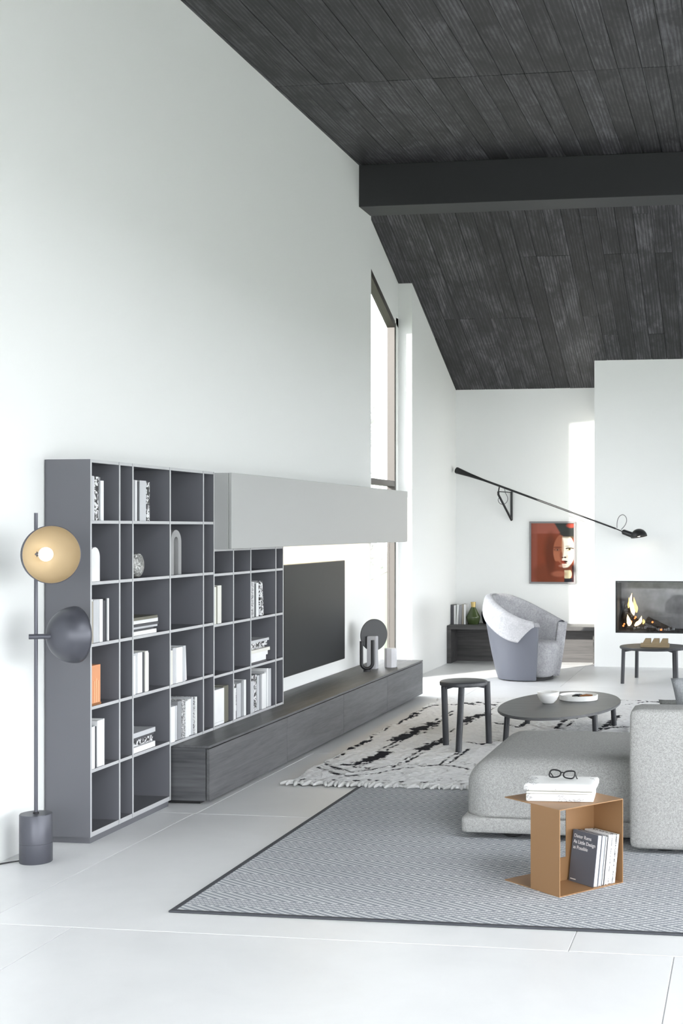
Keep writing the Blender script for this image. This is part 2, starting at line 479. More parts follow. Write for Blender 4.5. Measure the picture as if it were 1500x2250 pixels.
# large slabs, rows of 2.1 m, each row shifted
rows = [(YR, -1.28), (-1.275, 0.825), (0.83, 2.925), (2.93, 5.028), (5.032, 7.135), (7.139, 9.19), (9.194, 11.29), (11.294, 13.39), (13.394, 15.49), (15.494, YB + 0.3)]
shift = {0: 0.3, 1: -0.2, 2: 0.1, 3: -0.285, 4: -0.684, 5: -0.672, 6: 0.25, 7: -0.3, 8: 0.5, 9: -0.1}
for ri, (ya, yb) in enumerate(rows):
    xs = [shift[ri] + 2.4 * k for k in range(-2, 4)]
    xs = [-3.9] + [x for x in xs if -3.7 < x < XR - 0.1] + [XR]
    for a, b in zip(xs, xs[1:]):
        obj('floor_tile', B1(a + 0.0018, b - 0.0018, ya, yb, -0.02, 0.0, bev=0.0015, seg=1), M['tile'], floor)

def wall_box(name, *a): return struct(name, B1(*a), M['wall'])
# left wall: near length, window niche, far length
bm = BM()
box(bm, W - 0.235, W, YR, YN, 0, ZC + 0.3)
box(bm, W - 0.235, W, YJ, YB + 0.3, 0, ZC + 0.3)
wl = struct('wall_left', bm, M['wall'])
# wall above the sloped window head inside the niche
def zw(y): return 4.22 - (y - 12.31) * 0.31 if False else 3.775 + (13.73 - y) * 0.425
poly = [(YN, zw(YN)), (YJ, zw(YJ)), (YJ, ZC + 0.3), (YN, ZC + 0.3)]
bm = BM()
f = [bm.verts.new((XN, y, z)) for y, z in poly]; bk = [bm.verts.new((XN - 0.085, y, z)) for y, z in poly]
bm.faces.new(f); bm.faces.new(bk[::-1])
for i in range(4): bm.faces.new((f[i], bk[i], bk[(i + 1) % 4], f[(i + 1) % 4]))
bmesh.ops.recalc_face_normals(bm, faces=bm.faces)
struct('niche_head', bm, M['wall'], wl)
YW = 13.77            # inside face of far window jamb
struct('niche_jamb', B1(XN - 0.085, XN, YW, YJ, 0, zw(YJ) + 0.1), M['wall'], wl)
wall_box('wall_back', W - 0.45, XR + 0.3, YB, YB + 0.3, 0, 3.7)
# chimney breast with the fire opening
CX0, CX1, CY = -1.79, 1.9, 15.41
FX0, FX1, FZ0, FZ1 = -1.545, 0.45, 0.392, 0.99
bm = BM(); zt = zc(CY) + 0.12
box(bm, CX0, FX0, CY, YB, 0, zt); box(bm, FX1, CX1, CY, YB, 0, zt)
box(bm, FX0, FX1, CY, YB, 0, FZ0); box(bm, FX0, FX1, CY, YB, FZ1, zt)
struct('wall_fireplace', bm, M['wall'])
# right side: glazed front between piers, header above; rear wall with an opening
bm = BM()
box(bm, XR, XR + 0.3, YR, 9.0, 2.9, ZC + 0.3); box(bm, XR, XR + 0.3, 9.0, YB, 2.8, ZC + 0.3)
for y, h in ((YR, 2.9), (2.0, 2.9), (9.0, 2.8), (15.7, 2.8)): box(bm, XR, XR + 0.3, y, y + 0.3, 0, h)
struct('wall_right', bm, M['wall'])
bm = BM()
box(bm, W, XR, YR - 0.3, YR, 3.2, ZC + 0.3)
for x in (W, 1.2, XR - 0.3): box(bm, x, x + 0.3, YR - 0.3, YR, 0, 3.2)
struct('wall_rear', bm, M['wall'])

# ceiling: backing slabs, planks below
bm = BM()
KX0, KX1, KY0, KY1 = 0.8, 4.6, 0.2, 4.4     # unseen roof opening, added to brighten the front floor
box(bm, W - 0.3, XR + 0.3, KY1, YS, ZC, ZC + 0.2); box(bm, W - 0.3, XR + 0.3, YR - 0.3, KY0, ZC, ZC + 0.2)
box(bm, W - 0.3, KX0, KY0, KY1, ZC, ZC + 0.2); box(bm, KX1, XR + 0.3, KY0, KY1, ZC, ZC + 0.2)
prof = [(YS, ZC), (YB + 0.25, zc(YB + 0.25)), (YB + 0.25, zc(YB + 0.25) + 0.2), (YS, ZC + 0.2)]
a = [bm.verts.new((W - 0.3, y, z)) for y, z in prof]; b = [bm.verts.new((XR + 0.3, y, z)) for y, z in prof]
bm.faces.new(a[::-1]); bm.faces.new(b)
for i in range(4): bm.faces.new((a[i], a[(i + 1) % 4], b[(i + 1) % 4], b[i]))
bmesh.ops.recalc_face_normals(bm, faces=bm.faces)
ceil = struct('ceiling', bm, M['ceil'])
PW = 0.172
def plank_mesh(L):
    bm = B1(-PW / 2 + 0.0015, PW / 2 - 0.0015, 0, L, -0.018, 0.0, bev=0.002, seg=1)
    me = bpy.data.meshes.new('ceiling_plank'); bm.to_mesh(me); bm.free(); me.materials.append(M['plank']); return me
flat_rows = [(7.25, 9.698), (9.702, 11.93)]
slope_len = math.hypot(YB + 0.05 - YS, zc(YB + 0.05) - ZC); ang = -math.atan(SL)
cuts = [[slope_len], [1.45, slope_len - 1.45], [2.6, slope_len - 2.6], [0.8, 2.2, slope_len - 3.0]]
PM = {}
def pm(L):
    L = round(L - 0.002, 4)
    if L not in PM: PM[L] = plank_mesh(L)
    return PM[L]
k = 0; x = W + PW / 2 - 0.15
while x < 5.2:
    for ya, yb in flat_rows: inst('ceiling_plank', pm(yb - ya), ceil, (x, ya, ZC + random.uniform(-0.0015, 0.0015)))
    s = 0.0
    for L in cuts[random.choice((0, 1, 1, 2, 2, 3))] if x < 1.6 else cuts[0]:
        inst('ceiling_plank', pm(L), ceil, (x, YS + s * math.cos(ang), ZC + s * math.sin(ang) + random.uniform(-0.0015, 0.0015)), (ang, 0, 0)); s += L
    x += PW
# beam
struct('trim_beam', B1(W, XR, 11.91, 12.28, 4.545, ZC - 0.018, bev=0.004), M['beam'])

# window in the niche
win = bpy.data.objects.new('window_1', None); COL.objects.link(win); win.location = (XN, YN, 0); OFF['window_1'] = Vector((XN, YN, 0))
win['kind'] = 'structure'
FW, FD = 0.05, 0.085
YQ = 12.52      # near edge of the glass
def fr(name, *a): return obj(name, B1(*a, bev=0.004), M['frame'], win)
fr('window_jamb', XN - FD, XN, YW - FW, YW, 0, zw(YW))
fr('window_jamb', XN - FD, XN, YQ - FW, YQ, 0, zw(YQ - FW))
obj('niche_sun_stop', B1(XN - FD, XN, YN, YQ - FW, 0, zw(YN) + 0.05), M['wall'], wl)  # unseen wall strip, added to keep the sun beam off the chimney front
fr('window_transom', XN - FD, XN, YQ, YW - FW, 2.035, 2.095)
fr('window_sill', XN - FD, XN, YQ, YW - FW, 0.0, 0.05)
bm = BM()
pr4 = [(YQ, zw(YQ)), (YW - FW, zw(YW - FW)), (YW - FW, zw(YW - FW) - 0.07), (YQ, zw(YQ) - 0.07)]
a = [bm.verts.new((XN, y, z)) for y, z in pr4]; b = [bm.verts.new((XN - FD, y, z)) for y, z in pr4]
bm.faces.new(a); bm.faces.new(b[::-1])
for i in range(4): bm.faces.new((a[i], b[i], b[(i + 1) % 4], a[(i + 1) % 4]))
bmesh.ops.recalc_face_normals(bm, faces=bm.faces)
obj('window_head', bm, M['frame'], win)
obj('window_pane', B1(XN - 0.06, XN - 0.054, YQ, YW - FW, 0.05, 2.035), M['glass'], win)
bm = BM()
pg = [(YQ, 2.095), (YW - FW, 2.095), (YW - FW, zw(YW - FW) - 0.07), (YQ, zw(YQ) - 0.07)]
a = [bm.verts.new((XN - 0.054, y, z)) for y, z in pg]; b = [bm.verts.new((XN - 0.06, y, z)) for y, z in pg]
bm.faces.new(a); bm.faces.new(b[::-1])
for i in range(4): bm.faces.new((a[i], b[i], b[(i + 1) % 4], a[(i + 1) % 4]))
bmesh.ops.recalc_face_normals(bm, faces=bm.faces)
obj('window_pane', bm, M['glass'], win)
struct('ground_outside', B1(-60, 60, -60, 80, -0.4, -0.17), M['ground'])

# ================================================================== BOOKCASE
BX = -3.30; BB = W + 0.004; TK = 0.016
YC = [6.365, 6.677, 6.831, 7.302, 7.776, 7.938, 8.257, 8.56, 9.038, 9.186]
ZR = [1.948, 1.630, 1.318, 1.004, 0.686, 0.366, 0.034]
ZSB = 0.342            # sideboard top
bc = empty('bookcase', (BX, YC[0], 0), 'tall slate grey open bookcase stepping down behind the low sideboard', 'bookcase')
def panel(name, x0, x1, y0, y1, z0, z1):
    # face order: bottom, top, -y, +y, -x, +x ; the front edge is pale
    return obj(name, B1(x0, x1, y0, y1, z0, z1, mi=(0, 0, 0, 0, 0, 1)), [M['shelf'], M['edge']], bc)
def up(i, z0, z1, t=TK): panel('side_panel' if i in (0, 9) else 'divider', BB + 0.012, BX, YC[i] - t / 2, YC[i] + t / 2, z0, z1)
up(0, 0.034, ZR[0]); up(1, 0.034, ZR[0]); up(2, 0.034, ZR[0]); up(3, 0.034, ZR[0])
up(4, ZSB + 0.001, ZR[0]); up(5, ZSB + 0.001, ZR[0])
for i in (6, 7, 8, 9): up(i, ZSB + 0.001, 1.4695)
def shelf(i, j, z, name='shelf', t=TK):
    for a in range(i, j):
        panel(name, BB + 0.012, BX - 0.0015, YC[a] + TK / 2, YC[a + 1] - TK / 2, z - t / 2, z + t / 2)
shelf(0, 5, ZR[0] - TK / 2, 'top_panel')
for z in ZR[1:5]: shelf(0, 5, z)
shelf(0, 3, ZR[5]); shelf(3, 9, ZSB + 0.0095, 'bottom_panel')
shelf(0, 3, ZR[6] + 0.012, 'bottom_panel', 0.024)
shelf(5, 9, 1.4615, 'top_panel')
for z in (1.306, 0.990, 0.670): shelf(5, 9, z)
obj('back_panel', B1(BB, BB + 0.012, YC[0], YC[3], 0.034, ZR[0]), M['shelf'], bc)
obj('back_panel', B1(BB, BB + 0.012, YC[3], YC[5], ZSB + 0.001, ZR[0]), M['shelf'], bc)
obj('back_panel', B1(BB, BB + 0.012, YC[5], YC[9], ZSB + 0.001, 1.4695), M['shelf'], bc)
obj('plinth', B1(BB, BX - 0.012, YC[0] + 0.012, YC[3], 0.0, 0.034), M['shelf'], bc)

# wall cabinet above the television
CXF, CY0, CY1, CZ0, CZ1 = -3.19, 7.95, 12.27, 1.470, 1.943
wc = empty('wall_cabinet', (CXF, CY0, CZ0), 'long pale grey handleless wall cabinet floating above the television', 'cabinet')
obj('body', B1(BB, CXF - 0.022, CY0, CY1 - 0.001, CZ0, CZ1, bev=0.001), M['cab'], wc)
seams = [CY0, CY1]
for a, b in zip(seams, seams[1:]):
    obj('flap_door', B1(CXF - 0.020, CXF, a + 0.001, b - 0.001, CZ0, CZ1, bev=0.0015, seg=1), M['cab'], wc)
obj('light_strip', B1(BB + 0.05, BB + 0.075, 9.25, CY1 - 0.1, CZ0 - 0.008, CZ0), M['led'], wc, label='warm glowing light strip under the cabinet')

# ================================================================== SIDEBOARD
SX, SY = -3.09, [7.366, 8.682, 9.951, 11.203, 12.458]
sb = empty('sideboard', (SX, SY[0], 0), 'long low dark oak sideboard with four plain drawer fronts', 'sideboard')
obj('carcass', B1(BB, SX - 0.024, SY[0], SY[4], 0.022, ZSB - 0.016), M['oakz'], sb)
obj('top', B1(BB, SX, SY[0] - 0.002, SY[4] + 0.002, ZSB - 0.015, ZSB, bev=0.0015, seg=1), M['oak'], sb)
for a, b in zip(SY, SY[1:]):
    obj('drawer_front', B1(SX - 0.020, SX, a + 0.002, b - 0.002, 0.022, ZSB - 0.020, bev=0.0015, seg=1), M['oak'], sb)
obj('plinth', B1(BB + 0.02, SX - 0.07, SY[0] + 0.03, SY[4] - 0.08, 0, 0.022), M['shadowgap'], sb)

# television
tv = empty('television', (-3.47, 9.63, 0.47), 'large flat black television hung on the wall above sideboard', 'television')
obj('casing', B1(-3.548, -3.474, 9.70, 11.08, 0.53, 1.27), M['tvrim'], tv)
obj('bezel', B1(-3.474, -3.458, 9.635, 11.165, 0.475, 1.322, bev=0.002, seg=1), M['tvrim'], tv)
obj('screen', B1(-3.458, -3.4565, 9.640, 11.160, 0.482, 1.317), M['tv'], tv)

# ================================================================== BOOKS
COLN = {0: 'column beside the floor lamp', 2: 'wide floor-length column', 3: 'wide column above sideboard end', 4: 'slim column beside wall cabinet',
        5: 'first column under wall cabinet', 6: 'second column under wall cabinet', 7: 'wide column beside television'}
ROWN = {1: 'top row', 2: 'second row', 3: 'third row', 4: 'fourth row', 5: 'fifth row'}
ORD = ['first', 'second', 'third', 'fourth', 'fifth', 'sixth', 'seventh', 'eighth', 'ninth']
def book(loc, w, h, d, mat, label, group, rot=(0, 0, 0), spinemat=None):
    """upright book: thickness w along y, height h, depth d back along -x, spine facing +x; loc = bottom front near corner"""
    e = bpy.data.objects.new('book', None); COL.objects.link(e); e.empty_display_size = 0.05
    e.location = loc; e.rotation_euler = rot; OFF[e.name] = Vector((0, 0, 0))
    tag(e, label, 'book', group)
    t = min(0.003, w * 0.16); bm = BM()
    box(bm, -d, 0, 0, t, 0, h); box(bm, -d, 0, w - t, w, 0, h); box(bm, -t, 0, t, w - t, 0, h)
    obj('cover', bm, mat, e, local=True)
    obj('pages', B1(-d + 0.004, -t - 0.0004, t + 0.0002, w - t - 0.0002, 0.003, h - 0.004), M['pages'], e, local=True)
    return e
def upright(c, r, zfloor, specs, setback=0.006, y0=None, dmax=0.2, k=1.0):
    specs = [(w * k, h, m) for w, h, m in specs]
    y = (YC[c] + TK / 2 + 0.003) if y0 is None else y0
    for i, (w, h, m) in enumerate(specs):
        lean = 0.0
        if isinstance(m, tuple): m, lean = m
        lab = f'{ORD[i]} upright book from divider, {m} spine, {ROWN[r]} of {COLN[c]}'
        if i == 0 and c == 0: lab = f'{m} book touching the end panel, {ROWN[r]} of {COLN[c]}'
        if lean: lab = f'{m} book leaning on its row, {ROWN[r]} of {COLN[c]}'
        d = min(dmax, 0.13 + 0.06 * ((i * 7) % 5) / 4)
        sb_ = setback + 0.012 * ((i * 3) % 4) / 3
        yy = y + (math.sin(lean) * h if lean else 0)
        book((BX - sb_, yy, zfloor + (0.0005 if not lean else 0.001)), w, h, d, BK[m], lab, f'books in the {ROWN[r]} of the {COLN[c]}', (lean, 0, 0))
        y = yy + w / math.cos(lean) + 0.0012
def stack(c, r, zfloor, specs, y0, setback=0.010, k=1.0):
    specs = [(t, L * k, m, sh) for t, L, m, sh in specs]
    z = zfloor + 0.0005
    for i, (t, L, m, sh) in enumerate(specs):
        d = 0.15 + 0.02 * ((i * 5) % 3)
        lab = f'{ORD[i]} book up in lying stack, {m} spine, {ROWN[r]} of {COLN[c]}'
        # lying: rotate so that thickness points up, height along y
        e = book((BX - setback - 0.01 * ((i * 2) % 3), y0 + sh + L, z), t, L, d, BK[m], lab, f'stacked books in the {ROWN[r]} of the {COLN[c]}', (math.pi / 2, 0, 0))
        z += t + 0.0008
T2 = TK / 2
zf = {1: ZR[1] + T2, 2: ZR[2] + T2, 3: ZR[3] + T2, 4: ZR[4] + T2, 5: ZR[5] + T2}
upright(0, 1, zf[1], [(0.030, 0.226, 'silver'), (0.028, 0.224, 'white'), (0.034, 0.224, 'patterned'), (0.008, 0.222, 'grey'), (0.030, 0.205, 'white')])
upright(0, 3, zf[3], [(0.018, 0.214, 'taupe'), (0.012, 0.222, 'white'), (0.042, 0.220, 'silver'), (0.026, 0.220, 'white'), (0.012, 0.212, 'charcoal'), (0.016, 0.210, 'silver'), (0.008, 0.222, 'charcoal'), (0.012, 0.221, 'white')], k=1.32)
upright(0, 5, zf[5], [(0.034, 0.214, 'white'), (0.022, 0.214, 'silver'), (0.006, 0.210, 'charcoal'), (0.046, 0.236, 'white'), (0.012, 0.240, 'white')], k=1.15)
upright(2, 1, zf[1], [(0.022, 0.222, 'grey'), (0.036, 0.222, 'white'), (0.012, 0.216, 'charcoal'), (0.060, 0.222, 'silver'), (0.026, 0.216, 'patterned'), (0.012, 0.216, 'white')], k=1.28)
upright(2, 4, zf[4], [(0.022, 0.212, 'white'), (0.030, 0.222, 'silver'), (0.040, 0.222, 'white'), (0.012, 0.220, 'charcoal'), (0.026, 0.224, 'ivory'), (0.022, 0.212, 'ivory')], k=1.4)
stack(2, 3, zf[3], [(0.022, 0.235, 'white', 0), (0.010, 0.238, 'charcoal', 0.002), (0.012, 0.262, 'silver', 0), (0.012, 0.255, 'charcoal', 0.004), (0.020, 0.285, 'white', 0), (0.016, 0.255, 'olive', 0.012)], YC[2] + T2 + 0.012, k=1.24)
stack(2, 5, zf[5], [(0.030, 0.225, 'white', 0), (0.034, 0.232, 'patterned', 0.004), (0.016, 0.228, 'charcoal', 0.004), (0.026, 0.222, 'silver', 0.006)], YC[2] + T2 + 0.012, k=1.22)
upright(3, 4, zf[4], [(0.024, 0.198, 'ivory'), (0.012, 0.200, 'charcoal'), (0.024, 0.208, 'silver'), (0.058, 0.206, 'white'), (0.022, 0.210, 'silver'), (0.018, 0.202, ('white', 0.07))], k=1.5)
ZB5 = ZSB + 0.0095 + T2
upright(3, 5, ZB5, [(0.040, 0.206, 'white'), (0.034, 0.202, 'silver'), (0.030, 0.224, 'grey'), (0.026, 0.226, 'speckled'), (0.026, 0.214, 'white'), (0.034, 0.216, 'white'), (0.012, 0.224, 'silver'), (0.012, 0.224, 'speckled'), (0.010, 0.222, 'white')], k=1.65)
upright(4, 3, zf[3], [(0.012, 0.196, 'taupe'), (0.012, 0.198, 'olive')], setback=0.05)
Z53, Z54, Z55 = 0.990 + T2, 0.670 + T2, ZB5
upright(5, 3, Z53, [(0.032, 0.232, 'ivory'), (0.034, 0.236, 'olive'), (0.050, 0.238, 'ivory')], y0=YC[5] + T2 + 0.002, k=1.2)
upright(6, 5, Z55, [(0.030, 0.200, 'white'), (0.026, 0.226, 'patterned'), (0.052, 0.222, 'silver'), (0.026, 0.236, 'grey'), (0.022, 0.236, 'white')], k=1.38)
upright(7, 3, Z53, [(0.040, 0.232, 'speckled'), (0.032, 0.236, 'white'), (0.012, 0.226, 'charcoal'), (0.030, 0.230, 'white'), (0.044, 0.234, ('patterned', 0.10))], k=1.35)
stack(7, 4, Z54, [(0.010, 0.25, 'charcoal', 0), (0.034, 0.28, 'white', 0), (0.028, 0.29, 'white', -0.004), (0.022, 0.30, 'ivory', 0.0), (0.016, 0.245, 'speckled', 0.012), (0.030, 0.265, 'patterned', 0.012), (0.018, 0.275, 'silver', 0.012)], YC[7] + T2 + 0.012, k=1.22)
upright(7, 5, Z55, [(0.034, 0.210, 'silver'), (0.048, 0.244, 'patterned'), (0.022, 0.236, 'silver'), (0.018, 0.242, 'grey'), (0.044, 0.240, 'white'), (0.022, 0.246, 'silver'), (0.016, 0.266, 'white'), (0.024, 0.262, 'silver')], k=1.7)

# other things on the shelves
def arch_block(name, x0, x1, yc, z0, w, h, hole, mat, label, cat):
    """arch slab: outline in y-z, extruded in x; hole = inner half width (0 for solid)"""
    bm = BM(); n = 20; R = w / 2
    out = [(yc - R, z0)] + [(yc - R * math.cos(math.pi * i / n), z0 + h - R + R * math.sin(math.pi * i / n)) for i in range(n + 1)] + [(yc + R, z0)]
    if hole:
        r = hole
        inn = [(yc + r, z0)] + [(yc + r * math.cos(math.pi * i / n), z0 + h - R + r * math.sin(math.pi * i / n)) for i in range(n + 1)] + [(yc - r, z0)]
        inn = inn[::-1]
        for x, fl in ((x1, False), (x0, True)):
            a = [bm.verts.new((x, *p)) for p in out]; b = [bm.verts.new((x, *p)) for p in inn]
            for i in range(len(a) - 1): bm.faces.new((a[i], a[i + 1], b[i + 1], b[i]))
        bm.verts.ensure_lookup_table(); m = len(out); V = bm.verts
        for base in (0, m):
            for i in range(m - 1): bm.faces.new((V[base + i], V[base + i + 1], V[base + 2 * m + i + 1], V[base + 2 * m + i]))
        for i in (0, m - 1): bm.faces.new((V[i], V[m + i], V[3 * m + i], V[2 * m + i]))
    else:
        a = [bm.verts.new((x1, *p)) for p in out]; b = [bm.verts.new((x0, *p)) for p in out]
        bm.faces.new(a); bm.faces.new(b[::-1])
        for i in range(len(a)): bm.faces.new((a[i], b[i], b[(i + 1) % len(a)], a[(i + 1) % len(a)]))
    bmesh.ops.recalc_face_normals(bm, faces=bm.faces)
    o = obj(name, bm, mat, smooth=True, base=((x0 + x1) / 2, yc, z0)); tag(o, label, cat); return o
arch_block('arch_bookend', BX - 0.085, BX - 0.012, YC[0] + 0.064, zf[2] + 0.0005, 0.104, 0.175, 0, M['stone'], 'solid white stone arch bookend in bookcase column beside floor lamp', 'bookend')
arch_block('arch_sculpture', BX - 0.095, BX - 0.025, YC[3] + 0.135, zf[2] + 0.0005, 0.145, 0.262, 0.032, M['arch'], 'grey plaster arch sculpture standing alone in a bookcase compartment', 'sculpture')
# marbled disc standing on edge
mt = Matrix.Rotation(math.radians(90), 4, 'Y')
o = obj('marbled_disc', lathe(BM(), [(0, -0.022), (0.052, -0.021), (0.064, -0.014), (0.068, 0), (0.064, 0.014), (0.052, 0.021), (0, 0.022)], 40, mtx=mt), M['marble'], smooth=True)
o.location = (BX - 0.040, YC[2] + 0.125, zf[2] + 0.069); tag(o, 'round silver marbled disc standing on edge in bookcase', 'ornament')
# apricot folder
fo = empty('apricot_slipcase', (BX - 0.03, YC[0] + 0.015, zf[4]), 'apricot orange slipcase with arch drawing in bookcase column beside lamp', 'box file')
obj('case', B1(BX - 0.19, BX - 0.010, YC[0] + T2 + 0.004, YC[0] + 0.118, zf[4] + 0.012, zf[4] + 0.205), M['orange'], fo)
obj('base', B1(BX - 0.19, BX - 0.007, YC[0] + T2 + 0.002, YC[0] + 0.120, zf[4] + 0.0005, zf[4] + 0.012), M['brown'], fo)
for k in range(3):
    y = YC[0] + 0.045 + 0.02 * k
    obj('fold_rib', B1(BX - 0.010, BX - 0.007, y, y + 0.012, zf[4] + 0.015, zf[4] + 0.125 + (0.012 if k == 1 else 0)), M['orange2'], fo)
# white box and dark book in the first column under the wall cabinet
wb = empty('white_box', (BX - 0.03, YC[5] + 0.06, Z55), 'plain white document box standing in first column under wall cabinet', 'box')
obj('box_shell', B1(BX - 0.17, BX - 0.010, YC[5] + T2 + 0.004, YC[5] + 0.188, Z55 + 0.0005, Z55 + 0.226, bev=0.002, seg=1), BK['white'], wb)
obj('lid_seam', B1(BX - 0.010, BX - 0.009, YC[5] + T2 + 0.004, YC[5] + 0.188, Z55 + 0.018, Z55 + 0.021), BK['silver'], wb)
book((BX - 0.02, YC[5] + 0.196, Z55 + 0.0005), 0.085, 0.232, 0.18, BK['olive'], 'dark olive book between white box and divider, under wall cabinet', 'book beside the white box')

# ================================================================== FLOOR LAMP
LP = atz(79, 1893, 0.0); LPd = 6.40
lx, ly = LP.x, LP.y
fl = empty('floor_lamp', (lx, ly, 0), 'slate grey floor lamp with two hemispherical shades on one pole', 'lamp')
obj('base', lathe(BM(), [(0.074, 0), (0.076, 0.003), (0.076, 0.092), (0.0745, 0.093), (0.0745, 0.096), (0.076, 0.097), (0.076, 0.228), (0.074, 0.231)], 56, (lx, ly, 0)), M['slate'], fl, smooth=True)
obj('pole', lathe(BM(), [(0.0088, 0.231), (0.0088, 1.672)], 20, (lx, ly, 0)), M['slate'], fl, smooth=True)
obj('pole_collar', lathe(BM(), [(0.014, 0.231), (0.014, 0.238), (0.0088, 0.239)], 20, (lx, ly, 0)), M['black'], fl, smooth=True)
vdir = Vector((lx, ly, 0)).normalized(); vr = Vector((vdir.y, -vdir.x, 0))
def axis_mtx(ax):
    ax = ax.normalized(); zq = ax.to_track_quat('Z', 'Y'); return zq.to_matrix().to_4x4()
def dome(axis, apex, R, name_sfx):
    """hemisphere opening along axis; apex point given"""
    m = axis_mtx(axis); n = 16
    prof_out = [(R * math.sin(a), R - R * math.cos(a)) for a in [math.pi / 2 * i / n for i in range(n + 1)]]
    t = 0.0035
    prof_in = [((R - t) * math.sin(a), R - (R - t) * math.cos(a)) for a in [math.pi / 2 * i / n for i in range(n + 1)]]
    s = obj('shade', lathe(BM(), prof_out + [(R - t, R + 0.0003)], 56, apex, m, cap=False), M['slate'], fl, smooth='all')
    obj('shade_lining', lathe(BM(), prof_in, 56, apex, m, cap=False), M['amber'], s, smooth='all')
    return s
R1 = 0.139
# upper shade: opens towards the room's front
ax1 = (-vdir * math.cos(math.radians(17)) + vr * math.sin(math.radians(17)) + Vector((0, 0, 0.0))).normalized()
c1 = Vector((lx, ly, 1.474)) + vr * 0.070 - vdir * 0.125
ap1 = c1 - ax1 * R1
obj('shade_arm', tube(BM(), [Vector((lx, ly, 1.474)) - (ap1 - Vector((lx, ly, 1.474))).normalized() * 0.02, ap1 + ax1 * 0.004], 0.010, 14), M['slate'], fl, smooth=True)
s1 = dome(ax1, ap1, R1, '')
obj('bulb', lathe(BM(), [(0, 0.034 - 0.034)] + [(0.034 * math.sin(a), 0.034 - 0.034 * math.cos(a)) for a in [math.pi * i / 14 for i in range(1, 14)]] + [(0, 0.068)], 28, ap1 + ax1 * 0.016, axis_mtx(ax1)), M['bulb'], fl, smooth='all', label='glowing white bulb')
obj('bulb_socket', lathe(BM(), [(0.016, 0.003), (0.016, 0.022)], 24, ap1, axis_mtx(ax1)), M['amber'], fl, smooth=True)
# lower shade: opens to the right and away
ax2 = (vr * 0.86 + vdir * 0.51).normalized()
z2 = 1.6 - (1400 - 1160) * LPd / FPX
ap2 = Vector((lx, ly, z2)) + vr * 0.062 - vdir * 0.016
obj('shade_arm', tube(BM(), [Vector((lx, ly, z2)) - vr * 0.032 - vdir * 0.006, ap2 + ax2 * 0.006], 0.0125, 16), M['slate'], fl, smooth=True)
dome(ax2, ap2, R1, '')
cab = obj('lamp_cable', tube(BM(), spline([(lx - 0.07, ly - 0.02, 0.006), (lx - 0.11, ly - 0.05, 0.004), (lx - 0.14, ly - 0.10, 0.004), (W + 0.03, ly - 0.20, 0.004), (W + 0.02, ly - 0.7, 0.004)]), 0.0035, 8), M['cable'], fl, smooth=True)

# ================================================================== SIDEBOARD DECOR
tl = empty('table_sculpture', tuple(atz(812, 1471, ZSB)), 'black disc, concrete pillar and bent black tube sculpture on sideboard', 'sculpture')
bx, by = atz(816, 1470, ZSB)[:2]; by += 0.02
pil = [(-0.042, -0.030), (0.042, -0.030), (0.050, 0.030), (-0.050, 0.030)]
bm = BM()
V4 = [bm.verts.new((bx + p[0] * s, by + p[1] * s, ZSB + z)) for s, z in ((1.0, 0.0005), (0.96, 0.292)) for p in pil]
bm.faces.new(V4[3::-1]); bm.faces.new(V4[4:])
for i in range(4): bm.faces.new((V4[i], V4[(i + 1) % 4], V4[4 + (i + 1) % 4], V4[4 + i]))
bmesh.ops.recalc_face_normals(bm, faces=bm.faces)
bmesh.ops.bevel(bm, geom=list(bm.edges), offset=0.004, segments=2, affect='EDGES')
obj('pillar', bm, M['concrete'], tl, smooth=True)
dax = Vector((0.77, -0.64, 0)).normalized()
dc = Vector((bx, by, 0)) + Vector((0.0, 0.055, 0)); dc.z = 0.640
obj('disc', lathe(BM(), [(0, -0.006), (0.141, -0.006), (0.144, -0.003), (0.144, 0.003), (0.141, 0.006), (0, 0.006)], 56, dc, axis_mtx(dax)), M['disc'], tl, smooth=True)
ux, uy = atz(806, 1475, ZSB)[:2]; uy -= 0.0
ud = Vector((0.93, 0.36, 0)).normalized(); R = 0.0485
pts = [Vector((ux, uy, 0)) - ud * R + Vector((0, 0, ZSB + 0.265))]
pts += [Vector((ux, uy, ZSB + 0.024 + R)) + ud * (-R * math.cos(t)) + Vector((0, 0, -R * math.sin(t))) for t in [math.pi * i / 14 for i in range(15)]]
pts += [Vector((ux, uy, 0)) + ud * R + Vector((0, 0, ZSB + 0.272))]
obj('bent_tube', tube(BM(), pts, 0.0155, 18), M['black'], tl, smooth=True)
obj('foot', lathe(BM(), [(0.032, 0.0005), (0.032, 0.014), (0.026, 0.016)], 28, (ux, uy, ZSB)), M['black'], tl, smooth=True)
q = atz(858, 1466, ZSB)
hb = BM(); prism(hb, [(q.x + 0.056 * math.cos(a), q.y + 0.056 * math.sin(a)) for a in [math.pi / 8 + math.pi / 4 * i for i in range(8)]], ZSB + 0.0005, ZSB + 0.172, 0.003)
o = obj('candle_holder', hb, M['concrete2'], base=(q.x, q.y, ZSB)); tag(o, 'pale octagonal concrete holder at far end of sideboard', 'candle holder')

# ================================================================== RUGS
RX0, RY0, RX1, RY1 = -2.395, 5.28, 1.45, 8.9
hr = empty('herringbone_rug', (RX0, RY0, 0), 'flat grey herringbone rug with charcoal binding under the sofa', 'rug')
obj('weave', B1(RX0 + 0.024, RX1 - 0.024, RY0 + 0.024, RY1 - 0.024, 0.0005, 0.0065), M['herring'], hr)
for a in ((RX0, RX1, RY0, RY0 + 0.024), (RX0, RX1, RY1 - 0.024, RY1), (RX0, RX0 + 0.024, RY0 + 0.024, RY1 - 0.024), (RX1 - 0.024, RX1, RY0 + 0.024, RY1 - 0.024)):
    obj('binding', B1(*a, 0.0004, 0.009, bev=0.003), M['binding'], hr)

